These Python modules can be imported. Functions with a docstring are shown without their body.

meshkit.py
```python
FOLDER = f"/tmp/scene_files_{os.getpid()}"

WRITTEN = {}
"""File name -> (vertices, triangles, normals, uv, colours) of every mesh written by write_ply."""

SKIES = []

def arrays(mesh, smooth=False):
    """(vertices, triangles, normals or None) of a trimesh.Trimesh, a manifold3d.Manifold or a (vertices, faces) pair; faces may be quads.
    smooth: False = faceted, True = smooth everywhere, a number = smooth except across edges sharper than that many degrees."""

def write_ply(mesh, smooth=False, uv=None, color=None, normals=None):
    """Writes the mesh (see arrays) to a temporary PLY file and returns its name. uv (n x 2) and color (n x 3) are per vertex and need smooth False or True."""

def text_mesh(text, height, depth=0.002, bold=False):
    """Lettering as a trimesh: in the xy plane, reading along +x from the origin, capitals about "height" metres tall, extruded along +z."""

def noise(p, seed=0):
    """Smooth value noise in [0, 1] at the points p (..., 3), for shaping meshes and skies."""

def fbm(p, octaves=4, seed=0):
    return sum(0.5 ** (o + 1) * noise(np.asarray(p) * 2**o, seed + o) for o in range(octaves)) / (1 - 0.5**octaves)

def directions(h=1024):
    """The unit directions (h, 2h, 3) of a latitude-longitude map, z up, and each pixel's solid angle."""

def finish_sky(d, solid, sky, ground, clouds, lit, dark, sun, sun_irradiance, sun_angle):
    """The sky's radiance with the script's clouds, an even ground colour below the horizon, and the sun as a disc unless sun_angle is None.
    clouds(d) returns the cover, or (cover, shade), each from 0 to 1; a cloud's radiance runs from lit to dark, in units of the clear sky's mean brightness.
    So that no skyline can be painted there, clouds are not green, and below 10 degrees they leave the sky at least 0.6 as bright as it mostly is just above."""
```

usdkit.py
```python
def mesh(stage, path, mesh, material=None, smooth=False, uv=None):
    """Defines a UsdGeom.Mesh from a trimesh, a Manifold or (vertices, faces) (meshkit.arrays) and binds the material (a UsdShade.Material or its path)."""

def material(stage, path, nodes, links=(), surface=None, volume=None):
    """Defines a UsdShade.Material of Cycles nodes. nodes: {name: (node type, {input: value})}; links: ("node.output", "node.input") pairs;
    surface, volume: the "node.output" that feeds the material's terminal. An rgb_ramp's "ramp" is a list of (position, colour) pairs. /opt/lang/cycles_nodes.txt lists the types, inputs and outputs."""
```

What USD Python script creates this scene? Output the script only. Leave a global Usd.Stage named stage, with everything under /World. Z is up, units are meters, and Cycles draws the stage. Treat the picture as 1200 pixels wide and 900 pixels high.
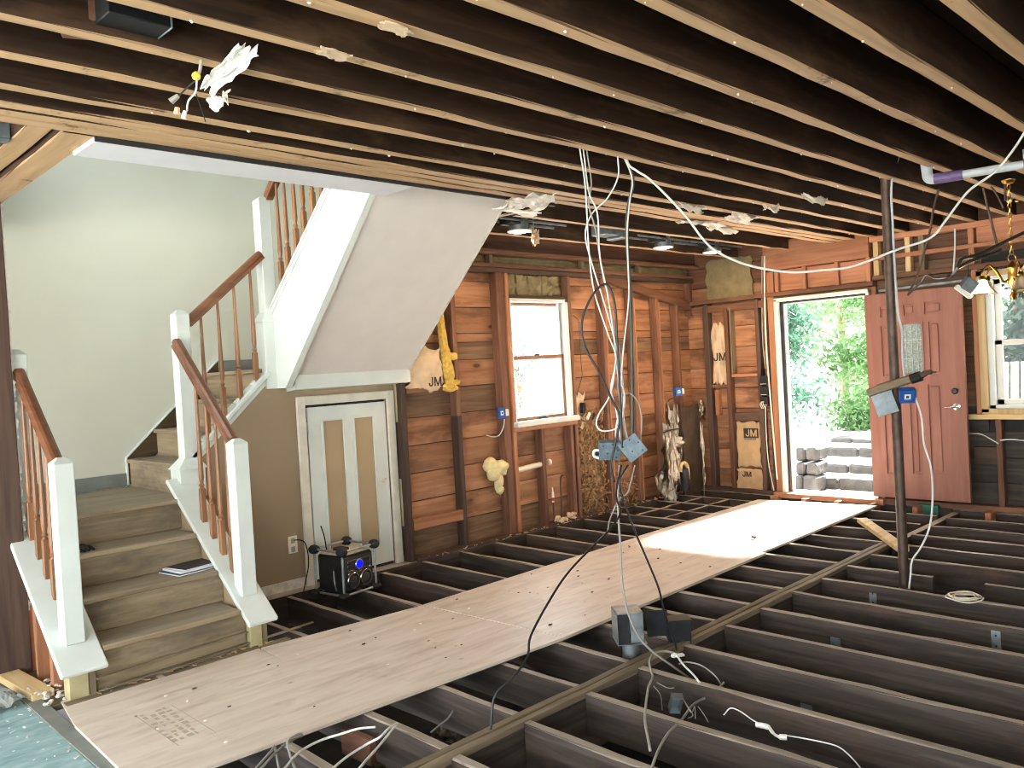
import math, random
import numpy as np, trimesh, usdkit, meshkit
from pxr import Usd, UsdGeom, UsdLux, UsdShade, Gf, Sdf, Vt
from shapely.geometry import Polygon, box as sbox

stage = Usd.Stage.CreateInMemory()
UsdGeom.SetStageUpAxis(stage, 'Z'); UsdGeom.SetStageMetersPerUnit(stage, 1.0)
UsdGeom.Xform.Define(stage, '/World'); UsdGeom.Scope.Define(stage, '/World/Looks')
rng = random.Random(7); nrg = np.random.default_rng(7)

# ------------------------------------------------------------------ camera, sky, sun, exposure
EYE = np.array([0, 0, 1.6]); YAW, PITCH, ROLL, FPX = 0.794275, -0.019572, -0.056957, 968.894
EXPOSURE = -0.62
SKY = 5.0; CAN = 420.0; BULB = 900.0; SUN = 42.0
_f = np.array([math.cos(YAW) * math.cos(PITCH), math.sin(YAW) * math.cos(PITCH), math.sin(PITCH)])
_r = np.array([math.sin(YAW), -math.cos(YAW), 0]); _u = np.cross(_r, _f)
_r, _u = math.cos(ROLL) * _r + math.sin(ROLL) * _u, math.cos(ROLL) * _u - math.sin(ROLL) * _r
cam = UsdGeom.Camera.Define(stage, '/World/camera')
cam.AddTransformOp().Set(Gf.Matrix4d(*_r, 0, *_u, 0, *(-_f), 0, *EYE, 1))
cam.CreateHorizontalApertureAttr(36.0); cam.CreateVerticalApertureAttr(27.0)
cam.CreateFocalLengthAttr(36.0 * FPX / 1200); cam.CreateClippingRangeAttr(Gf.Vec2f(0.05, 500)); cam.CreateExposureAttr(EXPOSURE)
dome = UsdLux.DomeLight.Define(stage, '/World/sky_light'); dome.CreateIntensityAttr(SKY); dome.CreateColorAttr(Gf.Vec3f(0.92, 0.98, 1.03))
sun = UsdLux.DistantLight.Define(stage, '/World/sun_light'); sun.CreateIntensityAttr(SUN); sun.CreateAngleAttr(6.0); sun.CreateNormalizeAttr(True); sun.CreateColorAttr(Gf.Vec3f(1, .97, .92))
sun.AddRotateXYZOp().Set(Gf.Vec3f(0, 53, 2))


def W(px, py, x=None, y=None, z=None, s=None):
    """The point seen at a place of the photograph on the plane x, y or z = const, or x + y = s."""
    d = _f + (px - 600) / FPX * _r - (py - 450) / FPX * _u
    t = x / d[0] if x is not None else y / d[1] if y is not None else (z - EYE[2]) / d[2] if z is not None else s / (d[0] + d[1])
    return EYE + d * t


# ------------------------------------------------------------------ helpers
used = {}


def numbered(parent, name):
    k = used.get((parent, name), 0); used[(parent, name)] = k + 1
    return name if k == 0 else f'{name}_{k:03d}'


class T:
    """A thing: an Xform whose children are its parts; shapes are given in world coordinates."""
    def __init__(s, name, label=None, cat=None, loc=(0, 0, 0), group=None, kind=None):
        s.path = '/World/' + numbered('/World', name); s.loc = np.array(loc, float)
        x = UsdGeom.Xform.Define(stage, s.path); x.AddTranslateOp().Set(Gf.Vec3d(*s.loc)); s.prim = x.GetPrim()
        for k, v in (('label', label), ('category', cat), ('group', group), ('kind', kind)):
            if v: s.prim.SetCustomDataByKey(k, v)


class P:
    pass


def put(parent, name, mesh, mat, smooth=False, label=None, kind=None):
    """One Mesh prim as a part of parent (a T, or a part made before)."""
    loc = parent.loc; path = parent.path + '/' + numbered(parent.path, name)
    v, f = (mesh.vertices, mesh.faces) if hasattr(mesh, 'vertices') else (mesh[0], mesh[1])
    m = usdkit.mesh(stage, path, (np.asarray(v, float) - loc, np.asarray(f)), M[mat] if isinstance(mat, str) else mat, smooth)
    p = P(); p.path, p.loc, p.prim = path, loc, m.GetPrim()
    if label: p.prim.SetCustomDataByKey('label', label)
    if kind: p.prim.SetCustomDataByKey('kind', kind)
    return p


def single(name, mesh, mat, label, cat, group=None, kind=None, smooth=False):
    path = '/World/' + numbered('/World', name)
    v, f = (mesh.vertices, mesh.faces) if hasattr(mesh, 'vertices') else (mesh[0], mesh[1])
    v = np.asarray(v, float); c = np.array([*(v.min(0) + v.max(0))[:2] / 2, v[:, 2].min()])
    m = usdkit.mesh(stage, path, (v - c, np.asarray(f)), M[mat] if isinstance(mat, str) else mat, smooth)
    m.AddTranslateOp().Set(Gf.Vec3d(*c)); p = m.GetPrim()
    for k, t in (('label', label), ('category', cat), ('group', group), ('kind', kind)):
        if t: p.SetCustomDataByKey(k, t)
    return p


def cat(*ms):
    vs, fs, n = [], [], 0
    for m in ms:
        v, f = (m.vertices, m.faces) if hasattr(m, 'vertices') else m
        v, f = np.asarray(v, float), np.asarray(f)
        if f.shape[1] == 4: f = np.vstack([f[:, [0, 1, 2]], f[:, [0, 2, 3]]])
        vs.append(v); fs.append(f + n); n += len(v)
    return np.vstack(vs), np.vstack(fs)


_sg = np.array([[a, b, c] for a in (-1, 1) for b in (-1, 1) for c in (-1, 1)], float)
_ref = np.vstack([_sg * np.where(np.arange(3) == k, 1, .8) for k in range(3)])
_hull = trimesh.Trimesh(_ref, process=False).convex_hull
_order = [int(np.argmin(((_ref - p) ** 2).sum(1))) for p in _hull.vertices]
_cf = np.array(_order)[_hull.faces]


def cbox(lo, hi, b=.004):
    """A box with chamfered edges."""
    lo, hi = np.minimum(lo, hi).astype(float), np.maximum(lo, hi).astype(float)
    c, h = (lo + hi) / 2, (hi - lo) / 2; b = min(b, h.min() * .45)
    v = np.vstack([_sg * np.where(np.arange(3) == k, h, h - b) for k in range(3)]) + c
    return v, _cf.copy()


def obox(c, size, yaw=0, pitch=0, roll=0, b=.003):
    v, f = cbox(-np.array(size) / 2, np.array(size) / 2, b)
    R = trimesh.transformations.euler_matrix(roll, pitch, yaw)[:3, :3]
    return v @ R.T + np.array(c), f


def beam(p, q, w, h, up=(0, 0, 1), b=.003):
    """A bar with chamfered edges from p to q, w wide and h high."""
    p, q = np.array(p, float), np.array(q, float); L = np.linalg.norm(q - p); d = (q - p) / L
    s = np.cross(d, up); s /= np.linalg.norm(s); u = np.cross(s, d)
    v, f = cbox([-L / 2, -w / 2, -h / 2], [L / 2, w / 2, h / 2], b)
    return (p + q) / 2 + v @ np.stack([d, s, u]), f


def plank(lo, hi, axis, n=4, amp=.003, b=.004, seed=None):
    """A board along an axis with chamfered long edges that waver a little."""
    lo, hi = np.minimum(lo, hi).astype(float), np.maximum(lo, hi).astype(float)
    i, j = [k for k in range(3) if k != axis]
    h = (hi - lo) / 2; c = (hi + lo) / 2; b = min(b, h[i] * .4, h[j] * .4)
    ring = [(-h[i] + b, -h[j]), (h[i] - b, -h[j]), (h[i], -h[j] + b), (h[i], h[j] - b), (h[i] - b, h[j]), (-h[i] + b, h[j]), (-h[i], h[j] - b), (-h[i], -h[j] + b)]
    g = np.random.default_rng(seed if seed is not None else rng.randrange(1 << 30)); v = []
    for k in range(n + 1):
        jt = g.normal(0, amp, (8, 2))
        for q, (a, bb) in enumerate(ring):
            p = np.zeros(3); p[axis] = lo[axis] + (hi[axis] - lo[axis]) * k / n; p[i] = c[i] + a + jt[q // 2, 0] * .6; p[j] = c[j] + bb + jt[q // 2, 1] * .6
            v.append(p)
    f = []
    for k in range(n):
        for q in range(8):
            a, b2 = k * 8 + q, k * 8 + (q + 1) % 8
            f += [[a, b2, b2 + 8], [a, b2 + 8, a + 8]]
    for q in range(1, 7):
        f += [[0, q + 1, q], [n * 8, n * 8 + q, n * 8 + q + 1]]
    f = np.array(f)
    m = trimesh.Trimesh(np.array(v), f, process=False)
    if m.volume < 0: f = f[:, ::-1]
    return np.array(v), f


def prism(poly, axis, a0, a1):
    """A polygon extruded along an axis. axis 0: polygon in (y,z); 1: (x,z); 2: (x,y)."""
    pg = poly if hasattr(poly, 'exterior') else Polygon(poly)
    m = trimesh.creation.extrude_polygon(pg, abs(a1 - a0), engine='earcut'); v = np.array(m.vertices); t = v[:, 2] + min(a0, a1)
    w = np.stack([[t, v[:, 0], v[:, 1]], [v[:, 0], t, v[:, 1]], [v[:, 0], v[:, 1], t]][axis], 1); f = np.array(m.faces)
    return (w, f[:, ::-1]) if axis == 1 else (w, f)


def spline(pts, n=6):
    p = np.array(pts, float); p = np.vstack([2 * p[0] - p[1], p, 2 * p[-1] - p[-2]]); out = []
    for k in range(1, len(p) - 2):
        for t in np.arange(n) / n:
            a, b, c, d = p[k - 1:k + 3]
            out.append(.5 * (2 * b + (c - a) * t + (2 * a - 5 * b + 4 * c - d) * t * t + (3 * b - a - 3 * c + d) * t ** 3))
    return np.array(out + [p[-2]])


def tube(pts, r, sides=8, n=6, smooth=True):
    p = spline(pts, n) if smooth and len(pts) > 2 else np.array(pts, float)
    t = np.gradient(p, axis=0); t /= np.linalg.norm(t, axis=1, keepdims=True) + 1e-12
    a = np.cross(t[0], [0, 0, 1.0] if abs(t[0, 2]) < .9 else [1.0, 0, 0]); rows = []
    for k in range(len(p)):
        a = a - t[k] * (a @ t[k]); a /= np.linalg.norm(a) + 1e-12; b = np.cross(t[k], a)
        ang = np.arange(sides) * 2 * np.pi / sides; rr = r[k * len(r) // len(p)] if np.ndim(r) else r
        rows.append(p[k] + rr * (np.cos(ang)[:, None] * a + np.sin(ang)[:, None] * b))
    v = np.vstack(rows + [p[:1], p[-1:]]); m = len(p); f = []
    for k in range(m - 1):
        for q in range(sides):
            x, y = k * sides + q, k * sides + (q + 1) % sides
            f += [[x, y, y + sides], [x, y + sides, x + sides]]
    for q in range(sides):
        f += [[m * sides, (q + 1) % sides, q], [m * sides + 1, (m - 1) * sides + q, (m - 1) * sides + (q + 1) % sides]]
    return v, np.array(f)


def lathe(profile, c=(0, 0, 0), sides=16, R=None):
    """profile: (radius, height) pairs."""
    pr = np.array(profile, float); ang = np.arange(sides) * 2 * np.pi / sides
    v = np.vstack([np.stack([r * np.cos(ang), r * np.sin(ang), np.full(sides, h)], 1) for r, h in pr]); f = []
    for k in range(len(pr) - 1):
        for q in range(sides):
            x, y = k * sides + q, k * sides + (q + 1) % sides
            f += [[x, y, y + sides], [x, y + sides, x + sides]]
    n = len(v); v = np.vstack([v, [0, 0, pr[0, 1]], [0, 0, pr[-1, 1]]])
    for q in range(sides):
        f += [[n, (q + 1) % sides, q], [n + 1, n - sides + q, n - sides + (q + 1) % sides]]
    if R is not None: v = v @ np.array(R).T
    return v + np.array(c), np.array(f)


def rot(axis, deg):
    return trimesh.transformations.rotation_matrix(math.radians(deg), axis)[:3, :3]


def crumple(c, u, v, w, h, amp, seed, n=14, thick=.002, jag=.12):
    """A torn crumpled sheet: centre c, spanned by unit vectors u and v, w by h, displaced along their normal, with ragged edges."""
    u, v = np.array(u, float), np.array(v, float); u /= np.linalg.norm(u); v /= np.linalg.norm(v); nn = np.cross(u, v); nn /= np.linalg.norm(nn)
    a = np.linspace(-1, 1, n); A, B = np.meshgrid(a, a, indexing='ij')
    g = lambda k: meshkit.fbm(np.stack([A * 1.7 + k * 9.1, B * 1.7 + seed * 3.3, A * 0 + k], -1), 3, seed) - .5
    ra = 1 + jag * 2 * (meshkit.noise(np.stack([B * 4, B * 0 + seed, A * 0 + (A > 0)], -1), seed) - .5) * np.abs(A)
    rb = 1 + jag * 2 * (meshkit.noise(np.stack([A * 4, A * 0 + seed + 5, B * 0 + (B > 0)], -1), seed + 3) - .5) * np.abs(B)
    p = np.array(c) + (A * ra * w / 2)[..., None] * u + (B * rb * h / 2)[..., None] * v + (amp * 2 * g(1))[..., None] * nn
    top = p.reshape(-1, 3); bot = top - nn * thick; N = n * n; f = []
    for i in range(n - 1):
        for j in range(n - 1):
            q = i * n + j
            f += [[q, q + n, q + n + 1], [q, q + n + 1, q + 1], [N + q, N + q + n + 1, N + q + n], [N + q, N + q + 1, N + q + n + 1]]
    edge = [i * n for i in range(n)] + [(n - 1) * n + j for j in range(1, n)] + [i * n + n - 1 for i in range(n - 2, -1, -1)] + [j for j in range(n - 2, 0, -1)]
    for k in range(len(edge)):
        a1, b1 = edge[k], edge[(k + 1) % len(edge)]
        f += [[a1, N + a1, b1], [b1, N + a1, N + b1]]
    return np.vstack([top, bot]), np.array(f)


def lump(c, size, seed, amp=.35, sub=2):
    m = trimesh.creation.icosphere(sub); v = np.array(m.vertices)
    k = 1 + amp * 2 * (meshkit.fbm(v * 1.6 + seed * 3.7, 3, seed) - .5)
    return v * k[:, None] * np.array(size) / 2 + np.array(c), np.array(m.faces)


# ------------------------------------------------------------------ materials
M = {}


def L(r, g=None, b=None):
    """sRGB 0-255 to linear."""
    c = np.array([r, g, b] if g is not None else [r] * 3, float) / 255
    return tuple(np.where(c <= .04045, c / 12.92, ((c + .055) / 1.055) ** 2.4))


def mk(name, nodes, links, surface='p.BSDF', volume=None):
    M[name] = usdkit.material(stage, '/World/Looks/' + name, nodes, links, surface=surface, volume=volume)


def plain(name, c, rough=.5, metal=0, var=.12, scale=6, bump=.0, spec=.5, bscale=60):
    n = {'g': ('geometry', {}), 'n': ('noise_texture', {'scale': scale, 'detail': 5}), 'r': ('rgb_ramp', {'ramp': [(.3, tuple(np.array(c) * (1 - var))), (.7, tuple(np.array(c) * (1 + var)))]}),
         'p': ('principled_bsdf', {'roughness': rough, 'metallic': metal, 'specular_ior_level': spec})}
    l = [('g.position', 'n.vector'), ('n.fac', 'r.fac'), ('r.color', 'p.base_color')]
    if bump:
        n |= {'bn': ('noise_texture', {'scale': bscale, 'detail': 4}), 'b': ('bump', {'strength': bump, 'distance': .01})}
        l += [('g.position', 'bn.vector'), ('bn.fac', 'b.height'), ('b.normal', 'p.normal')]
    mk(name, n, l)


def emit(name, c, k):
    mk(name, {'e': ('emission', {'color': c, 'strength': k})}, [], surface='e.emission')


def wood(name, axis, dark, mid, light, rough=.65, spec=.25, grain=9, stain=None, knots=0, down=None, up=None, bump=.25, var=.35, speck=None):
    """Wood with grain along an axis, each piece a little lighter or darker. stain: (colour, threshold, scale) blotches; down, up: colour of the faces that look down or up (bare or dusty wood)."""
    sc = [grain, grain, grain]; sc[axis] = .55
    n = {'g': ('geometry', {}), 'o': ('object_info', {}), 'm': ('mapping', {'scale': sc}), 'w': ('math', {'math_type': 'multiply', 'value2': 37.0}),
         'n': ('noise_texture', {'dimensions': '4D', 'scale': 2.2, 'detail': 6, 'roughness': .62, 'distortion': .7}), 'r': ('rgb_ramp', {'ramp': [(.25, dark), (.5, mid), (.75, light)]}),
         'v': ('map_range', {'from_min': 0, 'from_max': 1, 'to_min': 1 - var, 'to_max': 1 + var}), 'h': ('hsv', {}),
         'p': ('principled_bsdf', {'roughness': rough, 'specular_ior_level': spec})}
    l = [('g.position', 'm.vector'), ('m.vector', 'n.vector'), ('o.random', 'w.value1'), ('w.value', 'n.w'), ('n.fac', 'r.fac'), ('r.color', 'h.color'), ('o.random', 'v.value'), ('v.result', 'h.value')]
    last = 'h.color'
    if knots:
        ks = [4.2, 4.2, 4.2]; ks[axis] = 1.7
        n |= {'km': ('mapping', {'scale': ks}), 'k': ('voronoi_texture', {'scale': 1.0}), 'kr': ('rgb_ramp', {'ramp': [(0, (1, 1, 1)), (.055, (1, 1, 1)), (.1, (.25, .25, .25)), (.2, (0, 0, 0))]}), 'kx': ('mix', {'color2': tuple(np.array(dark) * .35)}), 'km2': ('math', {'math_type': 'multiply', 'value2': float(knots)})}
        l += [('g.position', 'km.vector'), ('km.vector', 'k.vector'), ('k.distance', 'kr.fac'), ('kr.color', 'km2.value1'), ('km2.value', 'kx.fac'), (last, 'kx.color1')]; last = 'kx.color'
    if stain:
        c, th, s = stain[:3]
        n |= {'sn': ('noise_texture', {'dimensions': '4D', 'scale': s, 'detail': 7, 'roughness': .65}), 'sr': ('rgb_ramp', {'ramp': [(th, (0, 0, 0)), (th + .13, (1, 1, 1))]}), 'sx': ('mix', {'color2': c}), 'sf': ('math', {'math_type': 'multiply', 'value2': stain[3] if len(stain) > 3 else .85}),
              'sm': ('mapping', {'scale': [.6 if k == axis else 1.6 for k in range(3)]})}
        l += [('g.position', 'sm.vector'), ('sm.vector', 'sn.vector'), ('w.value', 'sn.w'), ('sn.fac', 'sr.fac'), ('sr.color', 'sf.value1'), ('sf.value', 'sx.fac'), (last, 'sx.color1')]; last = 'sx.color'
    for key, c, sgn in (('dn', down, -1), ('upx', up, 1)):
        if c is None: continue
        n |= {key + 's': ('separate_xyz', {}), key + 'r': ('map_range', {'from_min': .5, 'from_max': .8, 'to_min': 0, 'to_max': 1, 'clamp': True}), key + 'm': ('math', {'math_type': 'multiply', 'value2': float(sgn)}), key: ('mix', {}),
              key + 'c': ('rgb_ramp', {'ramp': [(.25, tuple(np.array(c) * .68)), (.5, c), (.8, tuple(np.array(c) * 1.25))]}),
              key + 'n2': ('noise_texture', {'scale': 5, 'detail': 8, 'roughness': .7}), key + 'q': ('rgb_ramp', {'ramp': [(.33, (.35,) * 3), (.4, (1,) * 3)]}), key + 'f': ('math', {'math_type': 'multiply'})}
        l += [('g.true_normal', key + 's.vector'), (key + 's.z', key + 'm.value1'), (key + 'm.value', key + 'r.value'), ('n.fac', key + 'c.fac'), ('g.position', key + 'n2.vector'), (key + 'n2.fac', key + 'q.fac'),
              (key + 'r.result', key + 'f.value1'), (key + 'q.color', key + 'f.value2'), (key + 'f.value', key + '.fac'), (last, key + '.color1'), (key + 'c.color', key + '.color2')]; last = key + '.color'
    l.append((last, 'p.base_color'))
    if bump:
        n['b'] = ('bump', {'strength': bump, 'distance': .004}); l += [('n.fac', 'b.height'), ('b.normal', 'p.normal')]
    mk(name, n, l)


AX = 'xyz'
for k in range(3):
    a = AX[k]
    wood('siding_' + a, k, L(112, 76, 54), L(154, 110, 80), L(178, 136, 104), knots=.95, stain=(L(84, 60, 44), .5, 2.6, .7), var=.24, grain=7, bump=.4)
    wood('weathered_' + a, k, L(70, 52, 40), L(104, 80, 60), L(134, 106, 80), knots=.6, var=.25)
    wood('stud_' + a, k, L(82, 56, 42), L(112, 78, 60), L(138, 100, 78), stain=(L(66, 48, 40), .56, 3, .7), var=.25)
    wood('redwood_' + a, k, L(140, 94, 68), L(166, 114, 84), L(188, 136, 104), stain=(L(110, 80, 62), .6, 3, .6), var=.18)
    wood('darkstud_' + a, k, L(56, 42, 37), L(80, 62, 53), L(100, 80, 67), var=.3)
    wood('pine_' + a, k, L(176, 146, 100), L(206, 178, 130), L(222, 198, 154), knots=.4, var=.15)
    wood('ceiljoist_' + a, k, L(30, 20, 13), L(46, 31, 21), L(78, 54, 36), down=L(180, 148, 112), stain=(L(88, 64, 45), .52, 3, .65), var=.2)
    wood('floorjoist_' + a, k, L(40, 35, 32), L(66, 57, 51), L(94, 83, 75), up=L(158, 146, 132), stain=(L(96, 70, 56), .56, 2.2, .7), var=.25, bump=.4)
    wood('greyplank_' + a, k, L(84, 74, 60), L(120, 106, 86), L(148, 132, 108), var=.2)
    wood('tread_' + a, k, L(114, 98, 78), L(148, 130, 104), L(170, 152, 126), stain=(L(98, 88, 76), .5, 2.5, .7), up=L(152, 140, 122), var=.12)
    wood('handrail_' + a, k, L(86, 52, 34), L(116, 74, 50), L(140, 94, 66), rough=.32, spec=.5, bump=.08, var=.1)
wood('baluster', 2, L(112, 74, 48), L(142, 98, 66), L(164, 120, 84), rough=.38, spec=.45, bump=.08, var=.15)
wood('oak_skirt', 0, L(60, 46, 32), L(84, 66, 46), L(104, 84, 60), var=.1)
wood('door_red', 2, L(124, 78, 64), L(140, 92, 76), L(152, 104, 88), rough=.5, spec=.4, grain=6, var=.02, bump=.15)
wood('subfloor_dark', 1, L(30, 20, 13), L(44, 30, 20), L(62, 44, 30), var=.2)
plain('white_trim', L(212, 218, 211), .42, var=.04)
plain('soffit_white', L(212, 206, 200), .75, var=.03)
plain('ceiling_white', L(216, 216, 220), .8, var=.03)
plain('stair_wall', L(202, 203, 188), .8, var=.04, scale=1.5)
plain('tan_wall', L(148, 129, 104), .75, var=.07, scale=2.5)
plain('tan_panel', L(168, 146, 114), .6, var=.06, scale=3)
plain('plaster_raw', L(206, 200, 190), .9, var=.2, scale=20, bump=.6)
plain('olive_paint', L(176, 164, 124), .6, var=.15, scale=12)
plain('cream_paint', L(214, 210, 194), .55, var=.1, scale=10)
plain('grey_base', L(122, 126, 120), .6, var=.15, scale=8)
plain('kraft', L(182, 150, 110), .7, var=.12, scale=9, bump=.35, bscale=25)
plain('kraft_pale', L(202, 178, 148), .7, var=.14, scale=9, bump=.35, bscale=25)
plain('batt_olive', L(128, 116, 84), .9, var=.2, scale=10, bump=.5, bscale=30)
plain('batt_yellow', L(206, 170, 84), .95, var=.25, scale=30, bump=.9, bscale=90)
plain('shred', L(150, 118, 82), .95, var=.55, scale=26, bump=1, bscale=70)
plain('ink', L(40, 36, 32), .7, var=.2)
plain('foam', L(222, 208, 156), .7, var=.12, scale=20)
plain('white_plastic', L(228, 226, 216), .4, var=.03)
plain('pvc_white', L(226, 214, 196), .4, var=.06)
plain('pvc_grey', L(176, 182, 186), .4, var=.1)
plain('primer_purple', L(96, 78, 120), .5, var=.3, scale=20)
plain('cable_white', L(222, 222, 216), .45, var=.06)
plain('cable_grey', L(150, 148, 140), .5, var=.15)
plain('cable_black', L(30, 30, 30), .45, var=.2)
plain('conduit_green', L(70, 76, 66), .5, var=.2)
plain('iron', L(84, 68, 58), .5, metal=.5, var=.35, scale=14, bump=.3)
plain('galv', L(170, 178, 182), .38, metal=.85, var=.25, scale=18)
plain('galv_dull', L(120, 130, 134), .5, metal=.5, var=.3, scale=14)
plain('box_steel', L(104, 120, 128), .5, metal=.3, var=.25, scale=30)
plain('stamp_ink', L(182, 166, 150), .6, var=.06)
plain('foil_dull', L(104, 90, 76), .45, metal=.5, var=.3, scale=7, bump=.4)
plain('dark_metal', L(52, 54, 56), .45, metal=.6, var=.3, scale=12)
plain('chrome', L(206, 206, 206), .22, metal=1, var=.05)
plain('brass', L(214, 164, 84), .25, metal=1, var=.1)
plain('blue_box', L(38, 88, 160), .45, var=.1)
plain('white_label', L(232, 232, 226), .6, var=.02)
plain('black_plastic', L(26, 27, 29), .45, var=.2)
plain('black_rubber', L(18, 18, 18), .7, var=.2)
plain('radio_tray', L(176, 160, 138), .5, var=.2, scale=20)
plain('foil', L(160, 150, 136), .3, metal=.9, var=.25, scale=12, bump=.9, bscale=38)
plain('soil', L(30, 27, 25), .95, var=.4, scale=3, bump=.8, bscale=14)
plain('tarpaper', L(46, 44, 42), .85, var=.3, scale=9, bump=.4, bscale=20)
plain('gravel', L(206, 202, 194), .9, var=.25, scale=30, bump=.9, bscale=60)
plain('stone', L(74, 70, 66), .85, var=.3, scale=9, bump=.8, bscale=30)
plain('bark', L(120, 98, 78), .9, var=.3, scale=14, bump=.6)
plain('paper', L(226, 228, 234), .7, var=.03)
plain('notebook_black', L(40, 40, 46), .5, var=.2)
plain('chip', L(226, 220, 208), .9, var=.2)
plain('dark_chip', L(60, 48, 40), .9, var=.3)
plain('green_band', L(46, 110, 92), .6, var=.3)
plain('wirenut_yellow', L(222, 206, 60), .45, var=.05)
plain('red_plastic', L(190, 50, 44), .45, var=.05)
plain('sash_brown', L(142, 98, 70), .5, var=.15)
plain('caulk_black', L(34, 32, 34), .6, var=.2)
emit('lamp_glow', (1, .80, .55), 12)
emit('bulb_glow', (1, .74, .42), 12)
emit('radio_blue', (.01, .01, 1), 2.2)

# painted plywood with knots, scuffs and darker blotches; old teal floor paint, chipped; green-blue leaves; window glass
mk('plywood', {'g': ('geometry', {}), 'm': ('mapping', {'scale': (1.1, 7, 7)}), 'n': ('noise_texture', {'scale': 2.2, 'detail': 6, 'distortion': .8}), 'r': ('rgb_ramp', {'ramp': [(.25, L(190, 172, 156)), (.5, L(213, 198, 183)), (.75, L(224, 212, 199))]}),
               'd': ('noise_texture', {'scale': 2.6, 'detail': 8, 'roughness': .72}), 'dr': ('rgb_ramp', {'ramp': [(.56, (0,) * 3), (.78, (.4,) * 3)]}), 'x': ('mix', {'color2': L(120, 98, 82)}),
               'vm': ('mapping', {'scale': (5, 9, 5)}), 'v': ('voronoi_texture', {'scale': 1.3}), 'vr': ('rgb_ramp', {'ramp': [(0, (1,) * 3), (.07, (.8,) * 3), (.16, (0,) * 3)]}), 'vn': ('noise_texture', {'scale': 1.9, 'detail': 3}), 'vt': ('rgb_ramp', {'ramp': [(.56, (0,) * 3), (.66, (.8,) * 3)]}), 'vx': ('math', {'math_type': 'multiply'}), 'y': ('mix', {'color2': L(96, 70, 54)}),
               'p': ('principled_bsdf', {'roughness': .42, 'specular_ior_level': .5})},
   [('g.position', 'm.vector'), ('m.vector', 'n.vector'), ('n.fac', 'r.fac'), ('g.position', 'd.vector'), ('d.fac', 'dr.fac'), ('dr.color', 'x.fac'), ('r.color', 'x.color1'), ('g.position', 'vm.vector'), ('vm.vector', 'v.vector'), ('v.distance', 'vr.fac'),
    ('g.position', 'vn.vector'), ('vn.fac', 'vt.fac'), ('vr.color', 'vx.value1'), ('vt.color', 'vx.value2'), ('vx.value', 'y.fac'), ('x.color', 'y.color1'), ('y.color', 'p.base_color')])
mk('teal_floor', {'g': ('geometry', {}), 'm': ('mapping', {'scale': (2, 5, 2), 'rotation': (0, 0, .4)}), 'n': ('noise_texture', {'scale': 3, 'detail': 8, 'roughness': .65}), 'r': ('rgb_ramp', {'ramp': [(.3, L(108, 144, 146)), (.5, L(142, 174, 176)), (.66, L(168, 192, 192)), (.74, L(206, 214, 210))]}), 'p': ('principled_bsdf', {'roughness': .55})},
   [('g.position', 'm.vector'), ('m.vector', 'n.vector'), ('n.fac', 'r.fac'), ('r.color', 'p.base_color')])


def leaf(name, c, c2):
    mk(name, {'g': ('geometry', {}), 'r': ('rgb_ramp', {'ramp': [(0, c), (1, c2)]}), 'd': ('principled_bsdf', {'roughness': .55}), 't': ('translucent_bsdf', {}), 'm': ('mix_closure', {'fac': .35})},
       [('g.random_per_island', 'r.fac'), ('r.color', 'd.base_color'), ('r.color', 't.color'), ('d.BSDF', 'm.closure1'), ('t.BSDF', 'm.closure2')], surface='m.closure')


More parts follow.
